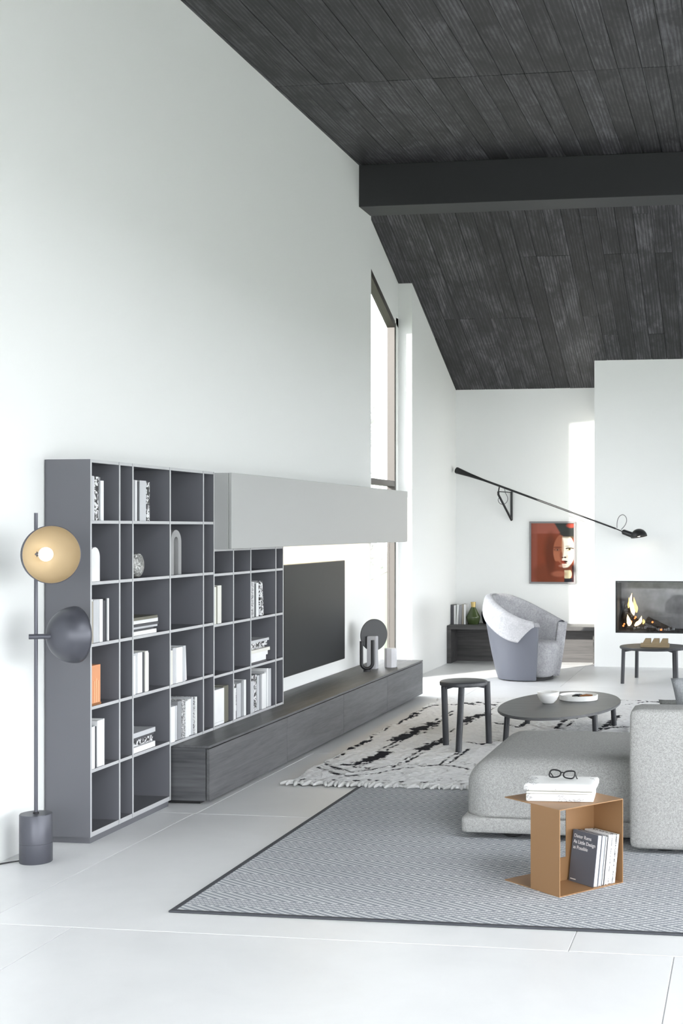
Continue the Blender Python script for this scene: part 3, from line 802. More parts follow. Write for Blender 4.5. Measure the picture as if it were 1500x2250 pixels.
# berber rug: wool grid with painted dye lines, curling edges
GX0, GX1, GY0, GY1 = -2.86, 1.1, 8.02, 12.32
cell = 0.0095
nx, ny = int((GX1 - GX0) / cell) + 1, int((GY1 - GY0) / cell) + 1
gx, gy = np.meshgrid(np.linspace(GX0, GX1, nx), np.linspace(GY0, GY1, ny))
def smooth_noise(shape, step):
    a = rng.random((shape[0] // step + 3, shape[1] // step + 3))
    yy = np.arange(shape[0]) / step; xx = np.arange(shape[1]) / step
    y0 = yy.astype(int); x0 = xx.astype(int); fy = (yy - y0)[:, None]; fx = (xx - x0)[None]
    fy = fy * fy * (3 - 2 * fy); fx = fx * fx * (3 - 2 * fx)
    return (a[y0][:, x0] * (1 - fy) * (1 - fx) + a[y0 + 1][:, x0] * fy * (1 - fx) + a[y0][:, x0 + 1] * (1 - fy) * fx + a[y0 + 1][:, x0 + 1] * fy * fx)
n1, n2, n3 = smooth_noise(gx.shape, 3), smooth_noise(gx.shape, 8), smooth_noise(gx.shape, 26)
n0 = rng.random(gx.shape)
nA, nB = 0.5 * smooth_noise(gx.shape, 4) + 0.5 * smooth_noise(gx.shape, 2), smooth_noise(gx.shape, 5)
dark = np.zeros_like(gx)
def strokes(pts, width, solid=0.5, src=None):
    """pts in photo pixels on the rug; width in metres; solid = how unbroken"""
    s, ox, oy = src
    P = [atz(ox + a / s, oy + b / s, 0.02) for a, b in pts]
    best = np.full(gx.shape, 9.0)
    for a, b in zip(P, P[1:]):
        dx, dy = b.x - a.x, b.y - a.y; L2 = dx * dx + dy * dy + 1e-9
        t = np.clip(((gx - a.x) * dx + (gy - a.y) * dy) / L2, 0, 1)
        # distances along the view count less, as the pile streaks run with the weft
        d = np.hypot(gx - a.x - t * dx, (gy - a.y - t * dy) * 0.75)
        best = np.minimum(best, d)
    w = width * 0.70 * (0.20 + 1.45 * nA)
    keep = 0.55 * nB + 0.25 * n1 + 0.20 * n0
    m = (best < w) & (keep < 0.30 + 0.42 * solid + 0.12 * (1 - best / np.maximum(w, 1e-6)))
    dark[m] = 1.0
C3 = (3.261, 600, 1520); C1 = (5.0, 800, 1440); C2 = (2.679, 940, 1450)
strokes([(365, 515), (440, 482), (560, 412), (660, 352), (770, 290), (870, 238), (930, 200), (1020, 152), (1130, 100)], 0.022, 0.5, C3)
strokes([(550, 415), (620, 375), (690, 348)], 0.040, 0.75, C3)
strokes([(925, 200), (975, 175), (1025, 155)], 0.065, 0.95, C3)
strokes([(1120, 100), (1230, 96), (1390, 88), (1460, 97)], 0.035, 0.55, C3)
strokes([(1100, 530), (1160, 525), (1230, 543)], 0.045, 0.7, C1)
strokes([(1250, 518), (1320, 535), (1420, 545)], 0.045, 0.6, C1)
strokes([(620, 512), (700, 490), (800, 440)], 0.085, 0.85, C3)
strokes([(620, 512), (560, 530), (500, 525)], 0.050, 0.75, C3)
strokes([(760, 420), (840, 380), (930, 335)], 0.018, 0.6, C3)
strokes([(800, 425), (880, 385), (940, 350)], 0.016, 0.5, C3)
strokes([(890, 345), (1000, 295), (1140, 230)], 0.105, 0.78, C3)
strokes([(1130, 222), (1200, 180), (1300, 132)], 0.022, 0.5, C3)
strokes([(1170, 225), (1230, 190), (1300, 150)], 0.020, 0.45, C3)
strokes([(850, 545), (960, 478), (1060, 415)], 0.018, 0.6, C3)
strokes([(900, 530), (1000, 480), (1090, 430)], 0.016, 0.5, C3)
strokes([(1070, 410), (1130, 380), (1205, 355)], 0.075, 0.9, C3)
strokes([(1200, 345), (1290, 270), (1400, 215)], 0.018, 0.5, C3)
strokes([(1080, 740), (1180, 690), (1300, 655)], 0.085, 0.92, C1)
strokes([(1300, 650), (1390, 600), (1460, 560)], 0.018, 0.5, C1)
strokes([(1090, 770), (1180, 730), (1200, 715)], 0.016, 0.5, C1)
strokes([(330, 545), (430, 585), (530, 605), (700, 590), (860, 560), (1000, 540), (1190, 525), (1290, 535), (1400, 555)], 0.019, 0.72, C3)
strokes([(360, 515), (450, 550), (560, 575), (650, 572), (740, 552), (830, 532), (900, 525)], 0.019, 0.7, C3)
strokes([(520, 530), (600, 545), (680, 548)], 0.02, 0.6, C3)
strokes([(1195, 520), (1270, 460), (1350, 430)], 0.018, 0.6, C3)
strokes([(1260, 515), (1330, 460), (1400, 410)], 0.020, 0.6, C3)
strokes([(1390, 365), (1500, 378), (1620, 350)], 0.020, 0.55, C3)
strokes([(390, 370), (480, 385), (545, 402)], 0.025, 0.7, C2)
strokes([(540, 395), (600, 350), (680, 300)], 0.030, 0.75, C2)
strokes([(750, 405), (800, 360), (900, 300)], 0.032, 0.6, C2)
strokes([(820, 392), (865, 350), (960, 300)], 0.025, 0.6, C2)
strokes([(1000, 415), (1090, 400), (1200, 395)], 0.04, 0.75, C2)
strokes([(1020, 405), (1060, 380), (1120, 330)], 0.05, 0.8, C2)
strokes([(1200, 395), (1500, 420)], 0.03, 0.6, C2)
strokes([(1130, 270), (1300, 245), (1500, 260)], 0.022, 0.4, C2)
strokes([(200, 250), (330, 262), (500, 240)], 0.022, 0.45, C2)
strokes([(1000, 235), (1200, 240), (1400, 250)], 0.018, 0.35, C2)
for a, b, w in ((200, 628, .02), (275, 633, .02), (440, 634, .02), (480, 640, .018), (590, 637, .035), (690, 635, .018), (750, 640, .022), (920, 646, .016), (1080, 650, .026), (1345, 660, .018)):
    strokes([(a - 6, b), (a + 6, b)], w, 0.8, C3)
speck = (n2 > 0.80) & (n0 > 0.72) & (gy < 8.9); dark[speck] = 0.7
wool = np.array(lin(240, 240, 240)); wool2 = np.array(lin(214, 214, 216)); ink = np.array(lin(34, 35, 42))
base = wool2 + (wool - wool2) * np.clip(0.25 + 0.75 * (0.5 * n0 + 0.5 * n1), 0, 1)[..., None]
col = base * (1 - dark[..., None]) + ink * dark[..., None]
# edges wander a little; the pile is tufted
ex = np.clip(1 - (gx - GX0) / 0.18, 0, 1); ey = np.clip(1 - (gy - GY0) / 0.15, 0, 1)
px = gx + ex * (0.022 * (smooth_noise(gx.shape, 14) - 0.5) * 2); py = gy + ey * (0.020 * (smooth_noise(gx.shape, 16) - 0.5) * 2)
pz = 0.012 + 0.004 * n0 + 0.008 * n1 + 0.006 * n2 + 0.003 * n3 - 0.003 * dark
pz[0, :] = pz[-1, :] = 0.009; pz[:, 0] = pz[:, -1] = 0.009
br = empty('berber_rug', (GX0, GY0, 0), 'shaggy cream berber rug with loose black lines under the coffee table', 'rug')
obj('pile', grid_mesh('pile', np.stack([px, py, pz], -1), col.reshape(-1, 3)), M['berber'], br, smooth='all')
obj('backing', B1(GX0 + 0.03, GX1 - 0.03, GY0 + 0.03, GY1 - 0.03, 0.0092, 0.0105), M['tassel'], br)
for kk in range(4):
    bm = BM()
    r0 = random.uniform(0.011, 0.016)
    tube(bm, [(0, 0.035, 0.014), (0.003, 0.010, 0.018), (random.uniform(-.012, .012), -0.018, 0.017), (random.uniform(-.02, .02), -0.045 - random.uniform(0, .02), 0.013)], [r0 * 0.8, r0, r0 * 0.9, r0 * 0.45], 7)
    me = bpy.data.meshes.new('tassel'); bm.to_mesh(me); bm.free(); me.materials.append(M['tassel'])
    for p in me.polygons: p.use_smooth = True
    PM[('t', kk)] = me
x = GX0 + 0.02; i = 0
while x < 0.6:
    inst('tassel', PM[('t', random.randrange(4))], br, (x, GY0 + random.uniform(-0.01, 0.012), 0.0), (0, 0, random.uniform(-0.5, 0.5))); x += random.uniform(0.030, 0.046)
inst('tassel', PM[('t', 0)], br, (GX0 + 0.01, GY0 + 0.0, 0.0), (0, 0, -1.0), (1.0, 1.15, 1.0))

# ================================================================== STOOL AND TABLES
def round_leg(bm, p, q, r, n=18): return tube(bm, [p, q], r, n)
st_c = Vector((-2.075, 9.60, 0)); sz = 0.487
stl = empty('stool', tuple(st_c) , 'black three-legged wooden stool standing on the berber rug', 'stool')
obj('seat', lathe(BM(), [(0.168, sz - 0.034), (0.174, sz - 0.031), (0.176, sz - 0.010), (0.172, sz - 0.003), (0.164, sz), (0, sz)], 64, st_c), M['stain'], stl, smooth=True)
for u, v, tu in ((979.5, 1638, 981), (1007, 1653, 1008), (1074, 1634, 1071)):
    f = atz(u, v, 0.02); d = (Vector((f.x, f.y, 0)) - st_c); d.normalize()
    outer = u > 1050
    top = st_c + d * (0.172 if outer else 0.150); top.z = sz - (0.012 if outer else 0.034)
    obj('leg', round_leg(BM(), (f.x, f.y, 0.016), top, 0.0225), M['stainz'], stl, smooth=True)
    m2 = (st_c + d * 0.10); 
    bm = BM(); s2 = Vector((-d.y, d.x, 0)) * 0.012
    a0 = st_c + d * 0.05; a1 = top.copy(); pts = [(a0, sz - 0.034), (a1, sz - 0.034), (a1, sz - 0.062), (a0 + d * 0.03, sz - 0.046)]
    L = [bm.verts.new(Vector((p.x, p.y, z)) + s2) for p, z in pts]; Rr = [bm.verts.new(Vector((p.x, p.y, z)) - s2) for p, z in pts]
    bm.faces.new(L); bm.faces.new(Rr[::-1])
    for i in range(4): bm.faces.new((L[i], Rr[i], Rr[(i + 1) % 4], L[(i + 1) % 4]))
    bmesh.ops.recalc_face_normals(bm, faces=bm.faces)
    obj('bracket', bm, M['stainz'], stl)

CTZ = 0.255
ct = empty('coffee_table', tuple(atz(1228, 1548, CTZ).xy) + (0,), 'low oval black coffee table holding a white bowl and tray', 'table')
poly = []
for i in range(72):
    t = 2 * math.pi * i / 72
    u = 1228 + 135.5 * math.cos(t); v = 1548 - 9.0 * math.cos(t) + 28.5 * math.sin(t)
    p = atz(u, v, CTZ); poly.append((p.x, p.y))
obj('tabletop', prism(BM(), poly, CTZ - 0.020, CTZ, 0.005, 2), M['tabletop'], ct, smooth=True)
tc = Vector((sum(p[0] for p in poly) / 72, sum(p[1] for p in poly) / 72, 0))
def leg_at(u, v, z): p = atz(u, v, z); return Vector((p.x, p.y, 0))
for P in (leg_at(1158, 1591, 0.02), leg_at(1349, 1595, 0.02), leg_at(1110, 1566, 0.235), leg_at(1309, 1572, 0.235)):
    d = (tc - P).normalized()
    obj('leg', round_leg(BM(), (P.x, P.y, 0.018), (P.x + d.x * 0.02, P.y + d.y * 0.02, CTZ - 0.02), 0.021), M['stainz'], ct, smooth=True)
    bm = BM(); s2 = Vector((-d.y, d.x, 0)) * 0.012; a1 = P.copy(); a0 = P + d * 0.20
    pts = [(a0, CTZ - 0.020), (a1, CTZ - 0.020), (a1, CTZ - 0.055), (a0, CTZ - 0.032)]
    L = [bm.verts.new(Vector((p.x, p.y, z)) + s2) for p, z in pts]; Rr = [bm.verts.new(Vector((p.x, p.y, z)) - s2) for p, z in pts]
    bm.faces.new(L); bm.faces.new(Rr[::-1])
    for i in range(4): bm.faces.new((L[i], Rr[i], Rr[(i + 1) % 4], L[(i + 1) % 4]))
    bmesh.ops.recalc_face_normals(bm, faces=bm.faces); obj('bracket', bm, M['stainz'], ct)
# bowl
q = atz(1204, 1545, CTZ)
bp = [(0, 0.0005), (0.040, 0.0005), (0.044, 0.004), (0.066, 0.028), (0.082, 0.058), (0.086, 0.088), (0.082, 0.088), (0.078, 0.060), (0.060, 0.030), (0.036, 0.010), (0, 0.008)]
o = obj('bowl', lathe(BM(), bp, 48, cap=False), M['white'], smooth='all'); o.location = (q.x, q.y, CTZ); tag(o, 'round white ceramic bowl on the low coffee table', 'bowl')
q = atz(1270, 1538, CTZ); q.y += 0.02
tr = empty('tray', (q.x, q.y, CTZ), 'round white rimmed tray with trinkets on the low coffee table', 'tray')
obj('tray_dish', lathe(BM(), [(0, 0.0005), (0.145, 0.0005), (0.150, 0.004), (0.152, 0.040), (0.147, 0.042), (0.143, 0.040), (0.140, 0.026), (0, 0.025)], 56, (q.x, q.y, CTZ), cap=False), M['white'], tr, smooth=True)
for i, (dx, dy, rot, L, mm) in enumerate(((-0.02, 0.0, 0.9, 0.040, 'black'), (0.01, 0.01, 1.3, 0.036, 'black'), (0.06, 0.005, 0.2, 0.050, 'brown'))):
    bm = tube(BM(), [(-L, 0, 0.031), (0, 0.004, 0.035), (L, 0, 0.033)], [0.005, 0.009, 0.006], 8)
    o = obj('trinket', bm, M[mm] if mm != 'brown' else M['brown'], smooth=True); o.location = (q.x + dx, q.y + dy, CTZ); o.rotation_euler = (0, 0, rot)
    tag(o, ['small dark stick lying in the white tray, nearer the bowl', 'small dark stick lying mid white tray', 'small brown twig lying in the white tray'][i], 'ornament', 'trinkets in the white tray')

# far side table
ft_c = Vector((atz(1434, 1422, 0.375).x, 13.93, 0)); fz = 0.375
ftb = empty('side_table', tuple(ft_c), 'round black wooden side table in front of the fireplace', 'table')
obj('tabletop', lathe(BM(), [(0.342, fz - 0.026), (0.352, fz - 0.020), (0.355, fz - 0.008), (0.350, fz), (0, fz)], 64, ft_c), M['stain'], ftb, smooth=True)
for P in (leg_at(1367, 1502, 0.0), leg_at(1398, 1489, 0.0), leg_at(1486, 1507, 0.0), Vector((ft_c.x + 0.20, ft_c.y + 0.26, 0))):
    d = (ft_c - P); d.z = 0; d.normalize()
    obj('leg', round_leg(BM(), (P.x, P.y, 0.0), (P.x + d.x * 0.012, P.y + d.y * 0.012, fz - 0.022), 0.0195), M['stainz'], ftb, smooth=True)
    bm = BM(); s2 = Vector((-d.y, d.x, 0)) * 0.012; a1 = P.copy(); a0 = P + d * 0.14
    pts = [(a0, fz - 0.026), (a1, fz - 0.026), (a1, fz - 0.052), (a0, fz - 0.034)]
    L = [bm.verts.new(Vector((p.x, p.y, z)) + s2) for p, z in pts]; Rr = [bm.verts.new(Vector((p.x, p.y, z)) - s2) for p, z in pts]
    bm.faces.new(L); bm.faces.new(Rr[::-1])
    for i in range(4): bm.faces.new((L[i], Rr[i], Rr[(i + 1) % 4], L[(i + 1) % 4]))
    bmesh.ops.recalc_face_normals(bm, faces=bm.faces); obj('bracket', bm, M['stainz'], ftb)
q = aty(1440, 1425, 13.80)
ob = empty('wooden_holder', (q.x, 13.80, fz), 'small oak block holder with three angled cubes on round side table', 'holder')
obj('base_block', B1(q.x - 0.155, q.x + 0.140, 13.76, 13.85, fz + 0.0005, fz + 0.040, bev=0.002, seg=1), M['oakblock'], ob)
for k in range(3):
    cx = q.x - 0.085 + 0.088 * k
    bm = BM(); pr_ = [(cx - 0.048, fz + 0.0405), (cx + 0.036, fz + 0.0405), (cx + 0.036, fz + 0.090), (cx - 0.020, fz + 0.090)]
    a = [bm.verts.new((x_, 13.77, z_)) for x_, z_ in pr_]; b = [bm.verts.new((x_, 13.84, z_)) for x_, z_ in pr_]
    bm.faces.new(a); bm.faces.new(b[::-1])
    for i in range(4): bm.faces.new((a[i], b[i], b[(i + 1) % 4], a[(i + 1) % 4]))
    bmesh.ops.recalc_face_normals(bm, faces=bm.faces); obj('wedge', bm, M['oakblock'], ob)

# ================================================================== SOFA
so = empty('sofa', (-1.45, 6.6, 0), 'low light grey sofa with open chaise end on the herringbone rug', 'sofa')
bm = softbox(-1.458, -0.40, 6.755, 7.93, -0.10, 0.402, 0.135, 22, (0.008, 0.008, 0.022))
for v in bm.verts: v.co.z = max(v.co.z, 0.1185)
bmesh.ops.remove_doubles(bm, verts=bm.verts, dist=0.0004)
obj('chaise_seat', bm, M['sofa'], so, smooth='all')
obj('chaise_base', softbox(-1.474, -0.40, 6.738, 7.95, 0.034, 0.121, 0.022, 10, (0.006, 0.006, 0)), M['sofa'], so, smooth='all')
obj('backrest', softbox(-0.588, 2.1, 6.55, 6.80, 0.028, 0.712, 0.032, 16, (0.006, 0.006, 0.003)), M['sofa'], so, smooth='all')
obj('sofa_seat', softbox(-0.385, 2.1, 6.81, 7.95, 0.118, 0.42, 0.09, 12, (0, 0.01, 0.015)), M['sofa'], so, smooth='all')
obj('sofa_base', softbox(-0.385, 2.1, 6.81, 7.95, 0.034, 0.116, 0.03, 8), M['sofa'], so, smooth='all')
for (x_, y_) in ((-1.22, 6.86), (-1.30, 7.80), (-0.45, 7.80), (-0.42, 6.68), (1.95, 6.66), (1.95, 7.80), (0.8, 7.80), (-0.50, 6.90)):
    obj('foot', lathe(BM(), [(0.042, 0.0065), (0.050, 0.012), (0.050, 0.037)], 24, (x_, y_, 0)), M['shadowgap'], so, smooth=True)
def pillow(name, c, w, h, t, rot, mat, label):
    bm = BM(); n = 20
    P = {}
    for s in (1, -1):
        for i in range(n + 1):
            for j in range(n + 1):
                a = -1 + 2 * i / n; b = -1 + 2 * j / n
                ea = 1 - abs(a) ** 3.0; eb = 1 - abs(b) ** 3.0
                th = t * (max(ea, 0) * max(eb, 0)) ** 0.5
                key = (s, i, j) if 0 < i < n and 0 < j < n else (0, i, j)
                if key not in P:
                    k = 1 - 0.06 * (1 - a * a) * (abs(b) ** 4); k2 = 1 - 0.06 * (1 - b * b) * (abs(a) ** 4)
                    P[key] = bm.verts.new((a * w / 2 * k2, s * th / 2 if key[0] else 0, b * h / 2 * k))
    for s in (1, -1):
        g = lambda i, j: P.get((s, i, j)) or P[(0, i, j)]
        for i in range(n):
            for j in range(n):
                f = [g(i, j), g(i + 1, j), g(i + 1, j + 1), g(i, j + 1)]
                bm.faces.new(f if s < 0 else f[::-1])
    o = obj(name, bm, mat, smooth='all'); o.location = c; o.rotation_euler = rot
    tag(o, label, 'cushion'); return o
pillow('cushion', (-0.115, 6.985, 0.655), 0.56, 0.40, 0.20, (math.radians(12), math.radians(-5), 0), M['pillow'], 'blue grey sofa cushion leaning on the sofa backrest')
pillow('cushion', (-0.150, 7.22, 0.560), 0.68, 0.26, 0.16, (math.radians(18), 0, 0), M['pillow2'], 'darker olive grey sofa cushion in front of blue grey cushion')

# ================================================================== COGNAC SIDE TABLE
A = Vector((-0.8165, 5.7285, 0)); e1 = Vector((-0.755, 0.655, 0)).normalized(); e2 = Vector((0.655, 0.755, 0)).normalized(); TS = 0.378; TZ = 0.384; RZ = 0.0066
cg = empty('cognac_table', tuple(A + (e1 + e2) * TS / 2), 'small cognac brown folded metal side table on herringbone rug', 'table')
def P3(a, b, z): p = A + e1 * a + e2 * b; return Vector((p.x, p.y, z))
def slab(a0, a1, b0, b1, z0, z1):
    bm = BM(); vs = [bm.verts.new(P3(a, b, z)) for z in (z0, z1) for b in (b0, b1) for a in (a0, a1)]
    for q_ in ((0, 2, 3, 1), (4, 5, 7, 6), (0, 1, 5, 4), (2, 6, 7, 3), (0, 4, 6, 2), (1, 3, 7, 5)): bm.faces.new([vs[i] for i in q_])
    bmesh.ops.recalc_face_normals(bm, faces=bm.faces); return bm
tk = 0.004
obj('tabletop', slab(0, TS, 0, TS, TZ - tk, TZ), M['cognac'], cg)
obj('base_plate', slab(0, TS, 0, TS, RZ, RZ + tk), M['cognac'], cg)
obj('front_panel', slab(0, TS * 0.515, 0, tk, RZ + tk, TZ - tk), M['cognac'], cg)
obj('rear_panel', slab(0, TS * 0.515, TS - tk, TS, RZ + tk, TZ - tk), M['cognac'], cg)
# centre web, cut away towards the front panel
bm = BM(); a0, a1 = TS * 0.515 - tk, TS * 0.515; cut = 0.205
prof = [(tk, RZ + tk), (TS - tk, RZ + tk), (TS - tk, TZ - tk), (cut, TZ - tk), (cut, 0.115), (tk, 0.115)]
L = [bm.verts.new(P3(a0, b, z)) for b, z in prof]; Rr = [bm.verts.new(P3(a1, b, z)) for b, z in prof]
bm.faces.new(L); bm.faces.new(Rr[::-1])
for i in range(len(prof)): bm.faces.new((L[i], Rr[i], Rr[(i + 1) % len(prof)], L[(i + 1) % len(prof)]))
bmesh.ops.recalc_face_normals(bm, faces=bm.faces); obj('centre_web', bm, M['cognac'], cg)
# books inside, leaning on the rear panel
def table_book(b0, w, h, d, mat, label, lean, a0=0.012):
    e = bpy.data.objects.new('book', None); COL.objects.link(e); e.location = P3(a0, b0, RZ + tk + 0.0008)
    # local x = -e1 (towards the open side), y = e2 (thickness), z up ; lean towards +e2
    rot = Matrix((-e1, e2, Vector((0, 0, 1)))).transposed().to_4x4() @ Matrix.Rotation(-lean, 4, 'X')
    e.rotation_euler = rot.to_euler(); OFF[e.name] = Vector((0, 0, 0))
    tag(e, label, 'book', 'books inside the cognac side table')
    t = 0.003; bm = BM(); box(bm, -d, 0, 0, t, 0, h); box(bm, -d, 0, w - t, w, 0, h); box(bm, -d, -d + t, t, w - t, 0, h)
    cov = obj('cover', bm, mat, e, local=True)
    obj('pages', B1(-d + t + 0.0004, -0.003, t + 0.0002, w - t - 0.0002, 0.003, h - 0.003), M['pages'], e, local=True)
    return e
TBK = [(0.028, 0.228, 0.165, plain('cover_slate_blue', (0.105, 0.112, 0.135), 0.6), 'slate book with white title lettering inside cognac side table'),
       (0.018, 0.222, 0.160, BK['silver'], 'thin silver book behind slate book inside cognac side table'),
       (0.016, 0.218, 0.158, BK['charcoal'], 'thin charcoal book in middle of row inside cognac side table'),
       (0.020, 0.222, 0.160, BK['white'], 'white book in row inside cognac side table'),
       (0.030, 0.220, 0.158, BK['speckled'], 'speckled book nearest the rear panel inside cognac side table'),
       (0.012, 0.216, 0.155, BK['ivory'], 'slim ivory book against rear panel inside cognac side table')]
b0 = 0.207; tb = None
for w_, h_, d_, m_, l_ in TBK:
    e_ = table_book(b0, w_, h_, d_, m_, l_, 0.13); tb = tb or e_; b0 += w_ / math.cos(0.13) + 0.0012
for i, s in enumerate(('Dieter Rams', 'As Little Design', 'as Possible')):
    me = text_mesh(s, 0.0225)
    o = obj('title_lettering', me, plain('title_white', (0.8, 0.8, 0.8), 0.6) if i == 0 else bpy.data.materials['title_white'], tb, local=True)
    # text plane: reading direction runs from deep in the table (x large) to the open side
    o.matrix_local = Matrix(((1, 0, 0, -0.155), (0, 0, -1, -0.0004), (0, 1, 0, 0.196 - i * 0.025), (0, 0, 0, 1))) @ Matrix.Identity(4)
o = obj('publisher_mark', B1(-0.155, -0.118, -0.0006, 0.0, 0.010, 0.014), bpy.data.materials['title_white'], tb, local=True)
# magazines, folded newspaper and glasses on top
tcx = A + (e1 + e2) * TS / 2 + e1 * 0.015
def flat_thing(name, x0, x1, y0, y1, z0, z1, mat, label, cat, rot, r=0.004, wob=0.0):
    bm = softbox(x0, x1, y0, y1, z0, z1, r, 10, (0.002, 0.002, 0))
    for v in bm.verts:
        v.co.z += wob * math.sin(v.co.x * 23) * math.cos(v.co.y * 17) * ((v.co.z - z0) / (z1 - z0))
    o = obj(name, bm, mat, smooth=True); o.location = (tcx.x, tcx.y, 0); o.rotation_euler = (0, 0, rot); tag(o, label, cat); return o
def _news():
    g = G('newsprint'); co = g.coord('Object')
    n = g.noise(co, 9, 2); n2 = g.noise(g.coord('Object', (1, 1, 3)), 120, 1)
    k = g.math('MULTIPLY', g.math('GREATER_THAN', n, 0.56), g.math('GREATER_THAN', n2, 0.52))
    return g.set(g.mix(g.math('MULTIPLY', k, 0.75), (0.80, 0.80, 0.79, 1), (0.22, 0.22, 0.23, 1)), 0.85)
M['news'] = _news()
flat_thing('magazine', -0.150, 0.150, -0.105, 0.105, TZ + 0.0005, TZ + 0.034, M['news'], 'thick white magazine at bottom of pile on cognac table', 'magazine', 0.06, 0.003)
flat_thing('magazine', -0.148, 0.145, -0.105, 0.100, TZ + 0.0345, TZ + 0.044, BK['ivory'], 'thin ivory magazine in middle of pile on cognac table', 'magazine', 0.05, 0.003)
flat_thing('newspaper', -0.160, 0.162, -0.110, 0.108, TZ + 0.0445, TZ + 0.078, M['news'], 'folded white newspaper on top of pile on cognac table', 'newspaper', 0.02, 0.014, 0.003)
gz = TZ + 0.089
gl = empty('eyeglasses', (tcx.x + 0.0, tcx.y - 0.02, gz), 'black framed eyeglasses lying on the folded newspaper', 'eyeglasses')
GR = Matrix.Rotation(math.radians(-14), 4, 'Z') @ Matrix.Rotation(math.radians(-42), 4, 'X')
sq = lambda c: math.copysign(abs(c) ** 0.72, c)
for sgn in (-1, 1):
    ring = [Vector((sgn * 0.034 + 0.027 * sq(math.cos(t)), 0, 0.022 + (0.019 + 0.004 * sgn * math.cos(t)) * sq(math.sin(t)))) for t in [2 * math.pi * i / 32 for i in range(33)]]
    g0 = gl.location
    obj('rim', tube(BM(), [g0 + GR @ p for p in ring], 0.0034, 8, cap=False), M['black'], gl, smooth=True)
    hinge = Vector((sgn * 0.061, 0, 0.028))
    obj('temple_arm', tube(BM(), [g0 + GR @ p for p in (hinge, hinge + Vector((-sgn * 0.004, 0.06, 0.002)), hinge + Vector((-sgn * 0.02, 0.11, -0.010)), hinge + Vector((-sgn * 0.03, 0.128, -0.022)))], 0.0024, 8), M['black'], gl, smooth=True)
obj('bridge', tube(BM(), [gl.location + GR @ Vector(p) for p in ((-0.010, 0, 0.028), (0, -0.001, 0.031), (0.010, 0, 0.028))], 0.0026, 8), M['black'], gl, smooth=True)

# ================================================================== ARMCHAIR
AC = Vector((-2.335, 14.07, 0)); fa = math.radians(-17.5)
ar = empty('armchair', tuple(AC), 'slate leather tub armchair draped inside with grey felt', 'armchair')
def smooth01(t): t = max(0, min(1, t)); return t * t * (3 - 2 * t)
def htop(th):   # th: angle from facing direction, -pi..pi, 0 = front
    a = abs(th); t = (a - math.radians(46)) / (math.pi - math.radians(46))
    return 0.605 + 0.275 * smooth01(t * 1.12)
def rad(z, th):
    a = abs(th); k = 0.5 - 0.5 * math.cos(a)          # 0 front, 1 back
    base = 0.318; top = 0.415 + 0.045 * k
    t = max(0, min(1, z / 0.62))
    return base + (top - base) * (t ** 0.75)
def apos(th, r, z): return AC + Vector((r * math.cos(fa + th), r * math.sin(fa + th), z))
TH0 = math.radians(47)
ths = [TH0 + (2 * math.pi - 2 * TH0) * i / 72 for i in range(73)]
wrap = lambda t: t if t <= math.pi else t - 2 * math.pi
bm = BM(); thick = 0.085; nz = 18; ringO, ringI = [], []
for th in ths:
    t = wrap(th); H = htop(t); co_, ci_ = [], []
    edge = min(th - TH0, 2 * math.pi - TH0 - th); rnd = max(0.0, 1 - edge / 0.10)   # rounded arm fronts
    for j in range(nz + 1):
        z = 0.012 + (H - 0.03 - 0.012) * j / nz
        shrink = thick * 0.5 * (1 - math.sqrt(max(0, 1 - rnd * rnd)))
        co_.append((rad(z, t) - shrink, z)); ci_.append((rad(z, t) - thick + shrink, z))
    # rounded top rim
    rt = rad(H - 0.03, t) - thick / 2; hw = co_[-1][0] - rt
    rim = [(rt + hw * math.cos(a), H - 0.03 + 0.03 * math.sin(a)) for a in [math.pi * q / 8 for q in range(1, 8)]]
    prof = co_ + rim + ci_[::-1]
    ringO.append([bm.verts.new(apos(th, r, z)) for r, z in prof])
for a, b in zip(ringO, ringO[1:]):
    for i in range(len(a) - 1): bm.faces.new((a[i], a[i + 1], b[i + 1], b[i]))
    bm.faces.new((a[-1], a[0], b[0], b[-1]))
bm.faces.new(ringO[0]); bm.faces.new(ringO[-1][::-1])
bmesh.ops.recalc_face_normals(bm, faces=bm.faces)
obj('shell', bm, M['leather'], ar, smooth=True)
# felt lining inside and over the rim
def sheet(name, fun, na, nb, mat, th_=0.008):
    bm = BM(); P = [[Vector(fun(i / na, j / nb)) for j in range(nb + 1)] for i in range(na + 1)]
    Vv = [[bm.verts.new(p) for p in row] for row in P]
    for i in range(na):
        for j in range(nb): bm.faces.new((Vv[i][j], Vv[i + 1][j], Vv[i + 1][j + 1], Vv[i][j + 1]))
    bmesh.ops.recalc_face_normals(bm, faces=bm.faces)
    bmesh.ops.solidify(bm, geom=bm.faces[:], thickness=th_)
    bmesh.ops.recalc_face_normals(bm, faces=bm.faces)
    return obj(name, bm, mat, ar, smooth='all')
def lining(s, t):
    th = TH0 + 0.01 + (2 * math.pi - 2 * TH0 - 0.02) * s; w = wrap(th); H = htop(w)
    fold = 0.012 * math.sin(5.0 * th + 2.0 * t) * t
    zlow = 0.30
    if t < 0.8:
        z = zlow + (H - 0.03 - zlow) * t / 0.8; r = rad(z, w) - thick - 0.010 - 0.5 * fold
    else:
        a = math.pi * (1 - (t - 0.8) / 0.2); rt = rad(H - 0.03, w) - thick / 2; hw = thick / 2 + 0.010
        z = H - 0.03 + (0.042) * math.sin(a); r = rt + hw * math.cos(a)
    return apos(th, r, z)
sheet('felt_lining', lining, 72, 30, M['felt'], 0.006)
